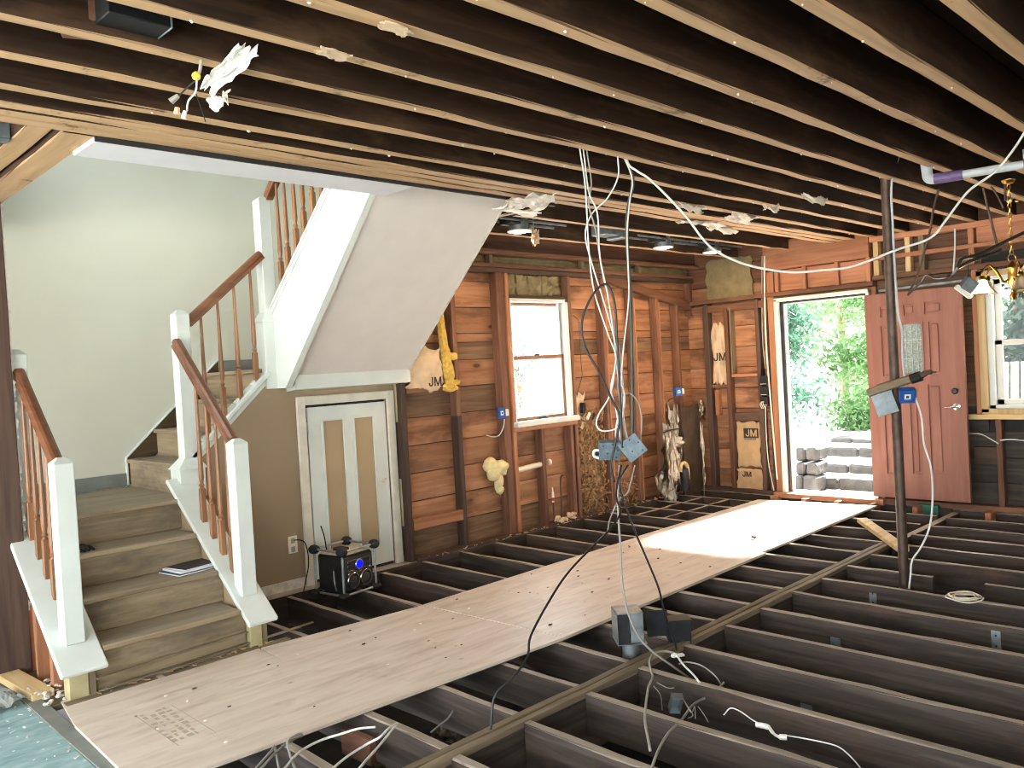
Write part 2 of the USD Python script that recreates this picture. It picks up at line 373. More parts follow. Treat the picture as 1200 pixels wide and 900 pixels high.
leaf('leaf_mist', L(128, 170, 160), L(190, 212, 204)); leaf('leaf_pale', L(84, 118, 70), L(156, 182, 118)); leaf('leaf_blue', L(66, 104, 84), L(126, 158, 128)); leaf('leaf_dark', L(40, 68, 44), L(96, 128, 84))
mk('pane', {'f': ('layer_weight', {'blend': .35}), 'q': ('math', {'math_type': 'power', 'value2': 3.0}), 'a': ('math', {'math_type': 'multiply_add', 'value2': .5, 'value3': .012}), 't': ('transparent_bsdf', {}), 'g': ('glossy_bsdf', {'roughness': .02}), 'm': ('mix_closure', {})}, [('f.facing', 'q.value1'), ('q.value', 'a.value1'), ('a.value', 'm.fac'), ('t.BSDF', 'm.closure1'), ('g.BSDF', 'm.closure2')], surface='m.closure')
mk('lead_glass', {'p': ('principled_bsdf', {'base_color': L(150, 176, 160), 'roughness': .3, 'metallic': .0, 'specular_ior_level': .8}), 'g': ('geometry', {}), 'v': ('voronoi_texture', {'scale': 70}), 'b': ('bump', {'strength': .6, 'distance': .004}), 'r': ('rgb_ramp', {'ramp': [(0, L(70, 84, 78)), (1, L(150, 168, 158))]})},
   [('g.position', 'v.vector'), ('v.distance', 'b.height'), ('b.normal', 'p.normal'), ('v.distance', 'r.fac'), ('r.color', 'p.base_color')])
mk('shade_glass', {'p': ('principled_bsdf', {'base_color': (1, .86, .66), 'roughness': .25, 'transmission_weight': .85}), 'g': ('geometry', {})}, [])

CEIL = 2.72; WY = 5.60; WX = 8.58     # joist bottoms; stud faces of the window wall and of the front-door wall
PITCHB = .2405

# ================================================================== SETTING
# ---- floor: open joists over a dark crawl space
floor = T('floor', 'stripped floor of open grey joists over a dark crawl space', 'floor', kind='structure')
put(floor, 'crawl_ground', cbox((-2.2, -3.4, -1.05), (8.7, 6.8, -.85)), 'soil')
for k in range(-3, 15):
    x = 2.56 + .424 * k
    if k == 8:
        put(floor, 'joist', plank((x, 2.06, -.2), (x + .045, 2.655, 0), 1, 8, .004), 'floorjoist_y')
        put(floor, 'joist', plank((x, -3, -.2), (x + .045, 1.74, 0), 1, 16, .004), 'floorjoist_y')
    else:
        put(floor, 'joist', plank((x, -3, -.2), (x + .045, 2.655, 0), 1, 22, .004), 'floorjoist_y')
    put(floor, 'joist', plank((x + .03, 2.745, -.2), (x + .075, 5.58, 0), 1, 12, .004), 'floorjoist_y')
put(floor, 'girder', plank((1.2, 2.665, -.3), (8.5, 2.735, -.025), 0, 10, .004), 'floorjoist_x')
put(floor, 'beam_board', plank((1.2, 2.655, -.024), (6.85, 2.695, .008), 0, 24, .003), 'greyplank_x')
put(floor, 'beam_board', plank((1.2, 2.702, -.024), (6.85, 2.745, .008), 0, 24, .003), 'greyplank_x')
put(floor, 'sill_beam', plank((2.2, 5.58, -.24), (8.6, 5.74, .012), 0, 20, .004), 'floorjoist_x')
put(floor, 'sill_beam', plank((8.56, -3, -.24), (8.76, 5.74, .0), 1, 20, .004), 'floorjoist_y')
put(floor, 'foundation_wall', cbox((2.2, 5.6, -.9), (8.76, 5.74, -.24), .01), 'stone')
put(floor, 'foundation_wall', cbox((8.6, -3, -.9), (8.76, 5.6, -.24), .01), 'stone')
# blocks between joists at the far wall
for y0, y1 in ((4.9, 4.94), (5.24, 5.28)):
    for k in (10, 11, 12):
        x = 2.56 + .424 * k
        put(floor, 'blocking', plank((x + .08, y0, -.16), (x + .45, y1, 0), 0, 4, .003), 'floorjoist_x')
for y in (2.36, 3.0, 3.42, 3.78, 4.14, 4.5): put(floor, 'blocking', cbox((8.36, y, -.19), (8.56, y + .05, .02)), 'redwood_x')
put(floor, 'painted_subfloor', cbox((-2.2, -3.2, -.03), (1.12, 5.0, .0), .003), 'teal_floor')
put(floor, 'threshold_strip', plank((1.12, -3, -.03), (1.2, 5.0, .004), 1, 14, .002), 'grey_base')
put(floor, 'subfloor_edge', plank((-2.2, 5.0, -.035), (1.25, 6.8, -.002), 0, 8, .003), 'greyplank_x')
put(floor, 'stair_subfloor', cbox((1.2, 4.72, -.03), (2.42, 6.7, .0), .003), 'greyplank_x')

# ---- ceiling: dark joists, triple header, subfloor above
ceil = T('ceiling', 'stripped ceiling of long dark joists with pale undersides', 'ceiling', kind='structure')
for k in range(-4, 9):
    y = .92 + .3135 * k
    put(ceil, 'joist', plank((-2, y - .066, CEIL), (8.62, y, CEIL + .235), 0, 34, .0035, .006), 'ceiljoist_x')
for y0, y1 in ((3.56, 3.645), (3.66, 3.745), (3.76, 3.845)):
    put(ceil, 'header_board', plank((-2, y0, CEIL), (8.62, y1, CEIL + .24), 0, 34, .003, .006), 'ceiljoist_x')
for y in (4.34, 5.0): put(ceil, 'joist', plank((4.36, y - .055, CEIL), (8.62, y, CEIL + .235), 0, 20, .003, .006), 'ceiljoist_x')
put(ceil, 'joist', plank((4.3, 3.85, CEIL + .01), (4.36, 5.7, CEIL + .235), 1, 10, .003, .006), 'ceiljoist_y')
put(ceil, 'trimmer', plank((1.17, 3.85, CEIL), (1.31, 6.7, CEIL + .24), 1, 14, .003, .006), 'ceiljoist_y')
put(ceil, 'trimmer', plank((1.05, 3.85, CEIL + .02), (1.155, 6.7, CEIL + .24), 1, 14, .003, .006), 'ceiljoist_y')
for y in (4.2, 4.62, 5.04, 5.46):
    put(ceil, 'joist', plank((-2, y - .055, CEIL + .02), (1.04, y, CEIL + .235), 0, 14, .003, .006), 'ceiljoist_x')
    h = cat(cbox((.93, y - .062, CEIL + .02), (1.045, y - .057, CEIL + .2), .001), cbox((.93, y + .002, CEIL + .02), (1.045, y + .007, CEIL + .2), .001), cbox((.93, y - .062, CEIL + .012), (1.045, y + .007, CEIL + .018), .001))
    put(ceil, 'joist_hanger', h, 'galv_dull')
put(ceil, 'subfloor_panel', cbox((-2, -3, CEIL + .24), (8.7, 3.85, CEIL + .262)), 'subfloor_dark')
put(ceil, 'subfloor_panel', cbox((4.3, 3.85, CEIL + .24), (8.7, 5.75, CEIL + .262)), 'subfloor_dark')
put(ceil, 'subfloor_panel', cbox((-2, 3.85, CEIL + .24), (1.3, 6.75, CEIL + .262)), 'subfloor_dark')
put(ceil, 'plaster_panel', cbox((1.3, 3.852, CEIL - .018), (3.08, 4.15, CEIL + .28)), 'ceiling_white')
put(ceil, 'torn_edge', cbox((1.3, 3.846, CEIL - .02), (4.3, 3.86, CEIL + .02), .002), 'caulk_black')
# nail stubs with shreds of paper and plaster still on the undersides
bits = []
for k in range(-1, 9):
    y = .92 + .3135 * k - .03
    for x in np.arange(.6, 8.4, .42):
        if rng.random() < .62:
            bits.append(lump((x + rng.uniform(-.15, .15), y + rng.uniform(-.02, .02), CEIL - .004), np.array([.018, .011, .014]) * rng.uniform(.3, 1.0), rng.randrange(99), .5, 1))
put(ceil, 'nail_stub', cat(*bits), 'chip', kind='stuff')

# ---- window wall
wb = T('wall_back', 'window wall stripped to orange horizontal sheathing boards and studs', 'wall', kind='structure')


def rows(segs, z0, zmax, put_row):
    k = 0
    while z0 + k * PITCHB < zmax - .02:
        put_row(k, z0 + k * PITCHB, min(z0 + (k + 1) * PITCHB, zmax)); k += 1


def row_back(k, a, b):
    mat = 'weathered_x' if k == 7 else 'siding_x'
    segs = [(4.22, 5.53), (6.36, 8.76)] if b > 1.06 and a < 2.27 else [(4.22, 8.76)]
    if k == 7: b = a + .16
    for s0, s1 in segs:
        cuts = [s0] + sorted(c for c in [s0 + (s1 - s0) * rng.uniform(.35, .7)] if s1 - s0 > 2) + [s1]
        for c0, c1 in zip(cuts, cuts[1:]):
            m = mat
            if c0 < 5 and (k < 1 or k in (5,)): m = 'weathered_x'
            if 5.5 < c0 < 6.3 and k in (3,): m = 'weathered_x'
            put(wb, 'sheathing_board', plank((c0 + .002, 5.70 + rng.uniform(-.003, .003), a + .003), (c1 - .002, 5.724, b - .003), 0, 3, .0012, .003), m)
    if k == 7:
        for s0, s1 in segs:
            put(wb, 'sheathing_board', plank((s0, 5.70, b + .002), (s1, 5.724, a + PITCHB - .003), 0, 3, .001), 'siding_x')


rows(None, .015, 2.9, row_back)
put(wb, 'house_wrap', cat(cbox((4.1, 5.728, -.1), (5.5, 5.74, 5.3)), cbox((6.4, 5.728, -.1), (8.8, 5.74, 5.3)), cbox((5.5, 5.728, -.1), (6.4, 5.74, 1.04)), cbox((5.5, 5.728, 2.29), (6.4, 5.74, 5.3))), 'tarpaper')


def stud_b(x0, x1, z0, z1, m='stud_z'):
    put(wb, 'stud', plank((x0, WY, z0), (x1, 5.698, z1), 2, 8, .0025, .005), m)


stud_b(4.19, 4.24, 0, 1.66, 'darkstud_z'); stud_b(4.80, 4.85, 0, 1.2, 'darkstud_z'); stud_b(4.80, 4.85, 1.2, 2.5)
stud_b(5.37, 5.455, 0, 2.5); stud_b(5.487, 5.53, 0, 2.5, 'redwood_z')
stud_b(5.87, 5.915, 0, .985); stud_b(6.30, 6.345, 0, .985); stud_b(6.375, 6.42, 0, 2.5)
stud_b(6.91, 6.96, 0, 2.5); stud_b(6.965, 6.985, 0, 2.3, 'redwood_z')
brace0, brace1 = np.array([6.98, 5.63, 2.52]), np.array([8.86, 5.63, 2.17])
bz = lambda x: 2.52 - (x - 6.98) * .186
for x0, m in ((7.42, 'stud_z'), (7.89, 'stud_z'), (8.29, 'stud_z')):
    stud_b(x0, x0 + .05, 0, bz(x0) - .04, m)
put(wb, 'stud', plank((7.475, WY, 0), (7.49, 5.69, 2.3), 2, 5, .002), 'redwood_z'); put(wb, 'stud', plank((7.945, WY, 0), (7.96, 5.69, 2.25), 2, 5, .002), 'redwood_z')
put(wb, 'brace', beam(brace0, brace1, .07, .09), 'stud_x')
put(wb, 'corner_post', plank((8.72, WY - .02, 0), (8.80, 5.698, 2.5), 2, 8, .003), 'greyplank_z'); put(wb, 'stud', plank((8.62, WY + .02, 2.1), (8.7, 5.7, 2.5), 2, 3, .002), 'stud_z')
put(wb, 'top_plate', plank((4.25, WY - .005, 2.50), (8.76, 5.70, 2.545), 0, 14, .003), 'darkstud_x')
put(wb, 'top_plate', plank((4.25, WY - .005, 2.548), (8.76, 5.70, 2.585), 0, 14, .003), 'stud_x')
put(wb, 'rim_board', plank((4.3, 5.56, 2.70), (8.7, 5.60, 2.93), 0, 14, .003), 'stud_x')
put(wb, 'plank', plank((4.3, 5.50, 2.665), (8.7, 5.60, 2.70), 0, 14, .003), 'stud_x')
for x in (5.3, 6.62, 7.6): put(wb, 'cripple', plank((x, 5.6, 2.585), (x + .045, 5.66, 2.67), 2, 2, .002), 'greyplank_z')
put(wb, 'blocking', plank((4.25, WY, .27), (4.80, 5.66, .36), 0, 4, .003), 'redwood_x')
put(wb, 'blocking', plank((4.25, WY, 1.43), (4.80, 5.68, 1.47), 0, 4, .003), 'stud_x')
put(wb, 'rough_sill', plank((5.49, WY - .01, .985), (6.40, 5.70, 1.03), 0, 6, .003), 'redwood_x')
put(wb, 'window_header', plank((5.46, WY + .03, 2.27), (6.38, 5.70, 2.30), 0, 4, .002), 'darkstud_x')
put(wb, 'bottom_plate', plank((4.25, WY - .02, .0), (8.7, 5.70, .035), 0, 16, .004), 'darkstud_x')

# ---- front-door wall
wr = T('wall_right', 'front door wall stripped to brown boards, studs and header beams', 'wall', kind='structure')
DY0, DY1, DZ = 3.47, 4.47, 2.19          # door opening
VY0, VY1, VZ0, VZ1 = .9, 2.43, .93, 2.22  # window opening


def row_right(k, a, b):
    cutd = a < DZ - .02; cutw = b > VZ0 and a < VZ1
    segs = []
    if cutd: segs.append((DY1 + .02, 5.70))
    else: segs.append((DY0, 5.70))
    lo = DY0 if not cutd else DY0 - .02
    segs += [(VY1, lo), (-3, VY0)] if cutw else [(-3, lo)]
    for s0, s1 in segs:
        n = max(1, round((s1 - s0) / 1.6)); cs = np.linspace(s0, s1, n + 1)
        for c0, c1 in zip(cs, cs[1:]):
            m = 'siding_y' if c0 >= 3.4 and a < 2.3 else 'stud_y' if a > 2.2 else 'weathered_y'
            if c0 < 3 and a < .85: m = 'tarboard_y'
            put(wr, 'sheathing_board', plank((8.68 + rng.uniform(-.003, .003), c0 + .002, a + .003), (8.704, c1 - .002, b - .003), 1, 3, .0012, .003), m)


wood('tarboard_y', 1, L(44, 40, 36), L(64, 58, 52), L(84, 76, 66), var=.25)
rows(None, .015, 2.9, row_right)
hp = [cbox((8.706, DY1 + .03, -.1), (8.72, 5.74, 5.3)), cbox((8.706, DY0 - .03, DZ), (8.72, DY1 + .03, 5.3)), cbox((8.706, VY1, -.1), (8.72, DY0 - .03, 5.3)), cbox((8.706, VY0, -.1), (8.72, VY1, VZ0)), cbox((8.706, VY0, VZ1), (8.72, VY1, 5.3)), cbox((8.706, -3, -.1), (8.72, VY0, 5.3))]
put(wr, 'house_wrap', cat(*hp), 'tarpaper')


def stud_r(y0, y1, z0, z1, m='stud_z', d=.0):
    put(wr, 'stud', plank((WX + d, y0, z0), (8.678, y1, z1), 2, 8, .0025, .005), m)


stud_r(5.36, 5.43, 0, 2.22, 'darkstud_z'); stud_r(5.10, 5.15, 0, 2.15, 'stud_z'); stud_r(5.06, 5.075, 1.37, 2.15, 'greyplank_z')
stud_r(4.70, 4.75, 0, 2.22, 'darkstud_z'); stud_r(4.50, 4.585, 0, 2.5, 'redwood_z'); stud_r(4.605, 4.63, 0, 2.2, 'darkstud_z', .03)
put(wr, 'blocking', plank((WX, 4.75, 1.345), (8.67, 5.08, 1.38), 1, 3, .002), 'redwood_y')
put(wr, 'blocking', plank((WX + .03, 4.76, .84), (8.67, 5.08, .93), 1, 3, .002), 'darkstud_y')
put(wr, 'blocking', plank((WX + .03, 5.15, 1.22), (8.67, 5.36, 1.26), 1, 3, .002), 'stud_y')
put(wr, 'stud', plank((WX + .02, 5.28, .9), (8.67, 5.33, 1.2), 2, 3, .002), 'redwood_z')
put(wr, 'ledger', plank((WX - .03, 3.40, 2.225), (8.67, 5.58, 2.27), 1, 10, .003), 'stud_y')
put(wr, 'blocking', plank((WX + .01, 4.62, 2.12), (8.67, 5.58, 2.2), 1, 4, .003), 'stud_y')
put(wr, 'header_beam', plank((WX - .02, 3.43, 2.52), (8.66, 4.60, 2.83), 1, 6, .003), 'redwood_y')
for y in (4.44, 4.12, 3.76, 3.43): put(wr, 'cripple', plank((WX, y, 2.27), (8.66, y + .045, 2.52), 2, 3, .002), 'redwood_z')
put(wr, 'header_plank', plank((WX + .05, 3.45, 2.28), (8.675, 4.5, 2.51), 1, 4, .002), 'redwood_y')
put(wr, 'ledger', plank((WX - .03, -3, 2.275), (8.67, 3.40, 2.325), 1, 14, .003), 'stud_y')
put(wr, 'plate', plank((WX - .02, -3, 2.475), (8.67, 3.40, 2.515), 1, 14, .003), 'redwood_y')
put(wr, 'top_plate', plank((WX - .02, -3, 2.665), (8.67, 3.42, 2.72), 1, 14, .003), 'redwood_y')
put(wr, 'header_beam', plank((WX + .02, .6, 2.515), (8.66, 2.44, 2.665), 1, 6, .003), 'redwood_y')
for y, m in ((3.34, 'pine_z'), (3.03, 'pine_z'), (2.9, 'greyplank_z'), (2.46, 'redwood_z'), (2.0, 'redwood_z'), (1.5, 'redwood_z')):
    put(wr, 'cripple', plank((WX - .01, y, 2.325), (8.66, y + .05, 2.475), 2, 2, .002), m)
    if y > 2.45: put(wr, 'cripple', plank((WX - .01, y, 2.515), (8.66, y + .05, 2.665), 2, 2, .002), m)
stud_r(2.44, 2.50, .86, 2.28, 'redwood_z'); stud_r(3.405, 3.455, 0, 2.22, 'redwood_z', .05); stud_r(2.30, 2.35, 0, .86, 'stud_z'); stud_r(2.35, 2.55, .44, .6, 'darkstud_y', .02); stud_r(1.6, 1.65, 0, .86, 'darkstud_z')
put(wr, 'rough_sill', plank((WX - .06, .7, .868), (8.68, 2.56, .915), 1, 8, .003), 'pine_y')
put(wr, 'bottom_plate', plank((WX - .03, -3, .0), (8.68, 3.40, .05), 1, 14, .004), 'stud_y')
put(wr, 'bottom_plate', plank((WX - .01, 4.5, .0), (8.68, 5.66, .04), 1, 8, .004), 'darkstud_y')

# ---- stairwell, closet wall, walls behind the camera
ws = T('wall_stairwell', 'tall pale green painted wall behind the stair landing', 'wall', kind='structure')
put(ws, 'painted_wall', cbox((-2.2, 6.70, -.1), (4.4, 6.82, 5.3)), 'stair_wall')
put(ws, 'shaft_wall', cbox((4.25, 5.72, 1.7), (4.37, 6.70, 5.3)), 'stair_wall')
put(ws, 'shaft_wall', cbox((1.18, 3.85, 2.98), (1.3, 6.7, 3.5)), 'stair_wall')
put(ws, 'shaft_wall', cbox((1.18, 3.85, 4.8), (1.3, 6.7, 5.3)), 'stair_wall')
put(ws, 'shaft_wall', cbox((1.18, 3.85, 3.5), (1.3, 4.5, 4.8)), 'stair_wall')
put(ws, 'shaft_wall', cbox((1.18, 6.1, 3.5), (1.3, 6.7, 4.8)), 'stair_wall')
put(ws, 'shaft_wall', cbox((1.18, 3.73, 2.98), (4.37, 3.85, 5.3)), 'stair_wall')
put(ws, 'shaft_wall', cbox((4.25, 3.85, 2.98), (4.37, 5.72, 5.3)), 'stair_wall')
put(ws, 'upper_ceiling', cbox((1.18, 3.73, 5.3), (4.4, 6.82, 5.4)), 'ceiling_white')
wc = T('wall_closet', 'tan painted closet wall under the stair', 'wall', kind='structure')
CX0, CX1, CZ = 3.33, 4.10, 1.40
capz = lambda x: 1.056 + .918 * (x - 2.366)
pg = Polygon([(2.40, .0), (4.30, .0), (4.30, 1.66), (3.05, 1.66), (3.05, capz(3.05) - .03), (2.40, capz(2.40) - .03)]).difference(sbox(CX0, -.1, CX1, CZ))
put(wc, 'painted_wall', prism(pg, 1, 5.70, 5.722), 'tan_wall')
put(wc, 'bare_strip', cat(cbox((2.42, 5.692, .0), (3.25, 5.70, .085), .002), cbox((4.18, 5.692, .0), (4.24, 5.70, .06), .002)), 'plaster_raw')
edge = np.array([[4.235, 0]] + [[4.25 + rng.uniform(-.012, .02), z] for z in np.arange(.03, 1.66, .035)] + [[4.235, 1.66]])
put(wc, 'corner_bead', prism(edge, 1, 5.685, 5.70), 'plaster_raw')
put(wc, 'corner_strip', plank((4.19, 5.66, 0), (4.235, 5.70, 1.6), 2, 6, .002), 'olive_paint')
put(wc, 'closet_back', cbox((2.42, 5.722, -.05), (4.3, 5.73, .0)), 'tan_wall')
wl = T('wall_left', 'left house wall with wide window openings', 'wall', kind='structure')
wm = [cbox((-2.2, -3.2, -.1), (-2.05, 6.8, .25)), cbox((-2.2, -3.2, 2.45), (-2.05, 6.8, 3.0))] + [cbox((-2.2, y, .25), (-2.05, y + .2, 2.45)) for y in (-3.2, -.7, 1.8, 4.2, 6.6)]
put(wl, 'wall_body', cat(*wm), 'stair_wall')
we = T('wall_rear', 'rear house wall with window openings', 'wall', kind='structure')
wm = [cbox((-2.2, -3.2, -.9), (8.7, -3.05, .9)), cbox((-2.2, -3.2, 2.2), (8.7, -3.05, 3.0))] + [cbox((a_, -3.2, .9), (b_, -3.05, 2.2)) for a_, b_ in ((-2.2, .5), (1.6, 8.7))]
put(we, 'wall_body', cat(*wm), 'stair_wall')

# ---- window 1 (double hung, in the window wall)
w1 = T('window_1', 'white framed double hung window in the stripped board wall', 'window', kind='structure')
x0, x1, z0, z1 = 5.535, 6.365, 1.035, 2.265
put(w1, 'frame', cat(cbox((x0, 5.60, z0), (x0 + .012, 5.74, z1)), cbox((x1 - .05, 5.60, z0), (x1, 5.74, z1)), cbox((x0, 5.60, z1 - .035), (x1, 5.74, z1)), cbox((x0, 5.62, z0), (x1, 5.74, z0 + .03))), 'white_trim')
put(w1, 'jamb_liner', cat(*[cbox((x1 - .09 + i * .02, 5.655 + .01 * i, z0 + .03), (x1 - .08 + i * .02, 5.70, z1 - .035), .002) for i in range(2)]), 'pvc_grey')
put(w1, 'stool', cbox((x0 - .04, 5.54, z0 - .005), (x1 + .03, 5.64, z0 + .045), .008), 'white_trim')
zm = 1.685
us = put(w1, 'sash', cat(cbox((x0 + .012, 5.685, zm - .01), (x0 + .035, 5.715, z1 - .035)), cbox((x1 - .075, 5.685, zm - .01), (x1 - .05, 5.715, z1 - .035)), cbox((x0 + .012, 5.685, z1 - .065), (x1 - .05, 5.715, z1 - .035)), cbox((x0 + .012, 5.685, zm - .015), (x1 - .05, 5.715, zm + .015))), 'sash_brown')
ls = put(w1, 'sash', cat(cbox((x0 + .012, 5.652, z0 + .04), (x0 + .04, 5.682, zm + .02)), cbox((x1 - .08, 5.652, z0 + .04), (x1 - .05, 5.682, zm + .02)), cbox((x0 + .012, 5.652, z0 + .04), (x1 - .05, 5.682, z0 + .075)), cbox((x0 + .012, 5.652, zm - .012), (x1 - .05, 5.682, zm + .025))), 'sash_brown')
put(us, 'pane', cbox((x0 + .03, 5.699, zm), (x1 - .07, 5.702, z1 - .06), .0005), 'pane'); put(ls, 'pane', cbox((x0 + .035, 5.666, z0 + .07), (x1 - .075, 5.669, zm), .0005), 'pane')
put(ls, 'sash_lock', cat(cbox((5.9, 5.648, zm + .025), (5.96, 5.67, zm + .04))), 'dark_metal'); put(ls, 'sash_lift', cbox((5.9, 5.64, z0 + .05), (6.0, 5.652, z0 + .065)), 'dark_metal')

# ---- window 2 (right of the front door)
w2 = T('window_2', 'white sash window with pine casing right of the front door', 'window', kind='structure')
put(w2, 'casing', cat(cbox((8.545, 2.385, .93), (8.60, 2.45, 2.25)), cbox((8.545, VY0, .915), (8.62, 2.45, .965)), cbox((8.545, VY0, 2.2), (8.6, 2.45, 2.25))), 'pine_z')
put(w2, 'frame', cat(cbox((8.57, 2.33, .965), (8.70, 2.385, 2.2)), cbox((8.57, VY0, .965), (8.70, 2.385, 1.0)), cbox((8.57, VY0, 2.165), (8.70, 2.385, 2.2)), cbox((8.57, VY0, .965), (8.7, VY0 + .05, 2.2))), 'white_trim')
s = put(w2, 'sash', cat(cbox((8.655, 2.275, 1.55), (8.685, 2.33, 2.165)), cbox((8.655, VY0 + .05, 1.55), (8.685, VY0 + .1, 2.165)), cbox((8.655, VY0 + .05, 2.12), (8.685, 2.33, 2.165)), cbox((8.655, VY0 + .05, 1.55), (8.685, 2.33, 1.59))), 'white_plastic')
put(s, 'pane', cbox((8.668, VY0 + .08, 1.57), (8.671, 2.29, 2.14), .0005), 'pane')
s = put(w2, 'sash', cat(cbox((8.615, 2.27, 1.0), (8.648, 2.33, 1.60)), cbox((8.615, VY0 + .05, 1.0), (8.648, VY0 + .1, 1.60)), cbox((8.615, VY0 + .05, 1.0), (8.648, 2.33, 1.05)), cbox((8.615, VY0 + .05, 1.555), (8.648, 2.33, 1.60))), 'white_plastic')
put(s, 'pane', cbox((8.63, VY0 + .08, 1.03), (8.633, 2.29, 1.57), .0005), 'pane')

# ---- door 1 (front door, wide open against the wall)
d1 = T('door_1', 'red brown panelled front door swung open beside its bright doorway', 'door', kind='structure')
put(d1, 'frame', cat(cbox((8.54, DY1 - .02, .03), (8.76, DY1 + .02, DZ)), cbox((8.56, DY0 - .02, .03), (8.76, DY0 + .012, DZ)), cbox((8.54, DY0 - .02, DZ - .03), (8.76, DY1 + .02, DZ + .01))), 'white_trim')
put(d1, 'weatherstrip', cat(cbox((8.60, DY1 - .045, .05), (8.64, DY1 - .02, DZ - .03)), cbox((8.60, DY0, DZ - .05), (8.64, DY1 - .02, DZ - .03))), 'caulk_black')
put(d1, 'stop_moulding', cat(cbox((8.64, DY1 - .06, .05), (8.70, DY1 - .02, DZ - .03)), cbox((8.64, DY0, DZ - .06), (8.70, DY1, DZ - .03))), 'white_trim')
put(d1, 'sill', plank((8.48, DY0 - .1, -.01), (8.8, DY1 + .1, .045), 1, 6, .002), 'redwood_y')
LX = 8.43; sy = lambda y: y * LX / 8.3; sz = lambda z: 1.6 + (z - 1.6) * LX / 8.3
ly0, ly1, lz0, lz1 = sy(2.505), sy(3.39), sz(.115), sz(2.118)
pan = [(2.68, 2.83, 1.885, 2.0), (2.915, 3.02, 1.885, 1.99), (3.09, 3.24, 1.885, 1.99), (2.70, 2.80, 1.31, 1.81), (3.10, 3.24, 1.31, 1.80), (3.09, 3.245, .35, 1.20), (2.92, 3.0, .36, 1.20), (2.71, 2.83, .37, 1.22)]
gl = (2.865, 3.055, 1.33, 1.80)
face = sbox(ly0, lz0, ly1, lz1)
for a, b, c, d in pan + [gl]: face = face.difference(sbox(sy(a), sz(c), sy(b), sz(d)))
leafm = cat(prism(face, 0, LX, LX + .045))
lf = put(d1, 'leaf', leafm, 'door_red')
for a, b, c, d in pan:
    a, b, c, d = sy(a), sy(b), sz(c), sz(d); i = .022
    m = cat(cbox((LX + .014, a, c), (LX + .034, b, d), .001), *( [cbox((LX + .004, a + i, c + i), (LX + .02, b - i, d - i), .012)] if b - a > .06 else []))
    put(lf, 'panel', m, 'door_red')
a, b, c, d = sy(gl[0]), sy(gl[1]), sz(gl[2]), sz(gl[3])
put(lf, 'glass_pane', cbox((LX + .012, a, c), (LX + .026, b, d), .001), 'lead_glass')
cm = [cbox((LX + .006, a + (b - a) * t - .003, c), (LX + .013, a + (b - a) * t + .003, d), .001) for t in (.22, .5, .78)] + [cbox((LX + .006, a, c + (d - c) * t - .003), (LX + .013, b, c + (d - c) * t + .003), .001) for t in (.3, .68)]
put(lf, 'lead_came', cat(*cm), 'pvc_grey'); rim = .016
put(lf, 'glass_trim', prism(sbox(a - rim, c - rim, b + rim, d + rim).difference(sbox(a, c, b, d)), 0, LX - .008, LX + .01), 'door_red')
Rx = rot([0, 1, 0], -90)
put(d1, 'deadbolt', lathe([(.001, 0), (.028, 0), (.03, .012), (.022, .02), (.001, .02)], (LX, sy(2.595), sz(1.15)), 18, Rx), 'dark_metal', 40)
kn = cat(lathe([(.001, 0), (.032, 0), (.034, .008), (.012, .014), (.011, .035), (.001, .036)], (LX, sy(2.585), sz(1.005)), 18, Rx), tube([(LX - .04, sy(2.585), sz(1.005)), (LX - .05, sy(2.61), sz(1.007)), (LX - .05, sy(2.68), sz(.998))], [.011, .01, .008], 8))
put(d1, 'lever_handle', kn, 'chrome', 50)
put(d1, 'hinge', cat(*[cbox((8.475, 3.44, z), (8.55, 3.455, z + .1), .002) for z in (.4, 1.1, 1.8)]), 'galv')

# ---- door 2 (low closet door) with its casing
d2 = T('door_2', 'low white closet door with two tall tan panels', 'door', kind='structure')
put(d2, 'casing', cat(cbox((CX0 - .075, 5.675, 0), (CX0, 5.70, CZ + .07), .006), cbox((CX1, 5.675, 0), (CX1 + .075, 5.70, CZ + .07), .006), cbox((CX0, 5.675, CZ), (CX1, 5.70, CZ + .07), .006)), 'cream_paint')
dx0, dx1 = CX0 + .02, CX1 - .012
face = sbox(dx0, .04, dx1, CZ - .02); pans = [(dx0 + .12, dx0 + .335), (dx0 + .41, dx0 + .625)]
for p0, p1 in pans: face = face.difference(sbox(p0, .2, p1, CZ - .12))
lf = put(d2, 'leaf', prism(face, 1, 5.695, 5.72), 'white_trim')
for p0, p1 in pans:
    put(lf, 'panel', cbox((p0, 5.706, .2), (p1, 5.716, CZ - .12), .001), 'tan_panel')
    put(lf, 'moulding', prism(sbox(p0, .2, p1, CZ - .12).difference(sbox(p0 + .016, .216, p1 - .016, CZ - .136)), 1, 5.688, 5.706), 'white_trim')
put(d2, 'gap', cbox((CX0, 5.722, .0), (CX1, 5.735, CZ)), 'caulk_black')
put(d2, 'knob', lathe([(.001, 0), (.012, 0), (.01, .015), (.02, .022), (.024, .034), (.016, .045), (.001, .047)], (dx1 - .06, 5.695, .72), 16, rot([1, 0, 0], 90)), 'pvc_white', 40)
put(d2, 'hinge', cat(cbox((CX0 + .004, 5.688, 1.18), (CX0 + .022, 5.70, 1.27), .002), cbox((CX0 + .004, 5.688, .25), (CX0 + .022, 5.70, .34), .002)), 'galv')

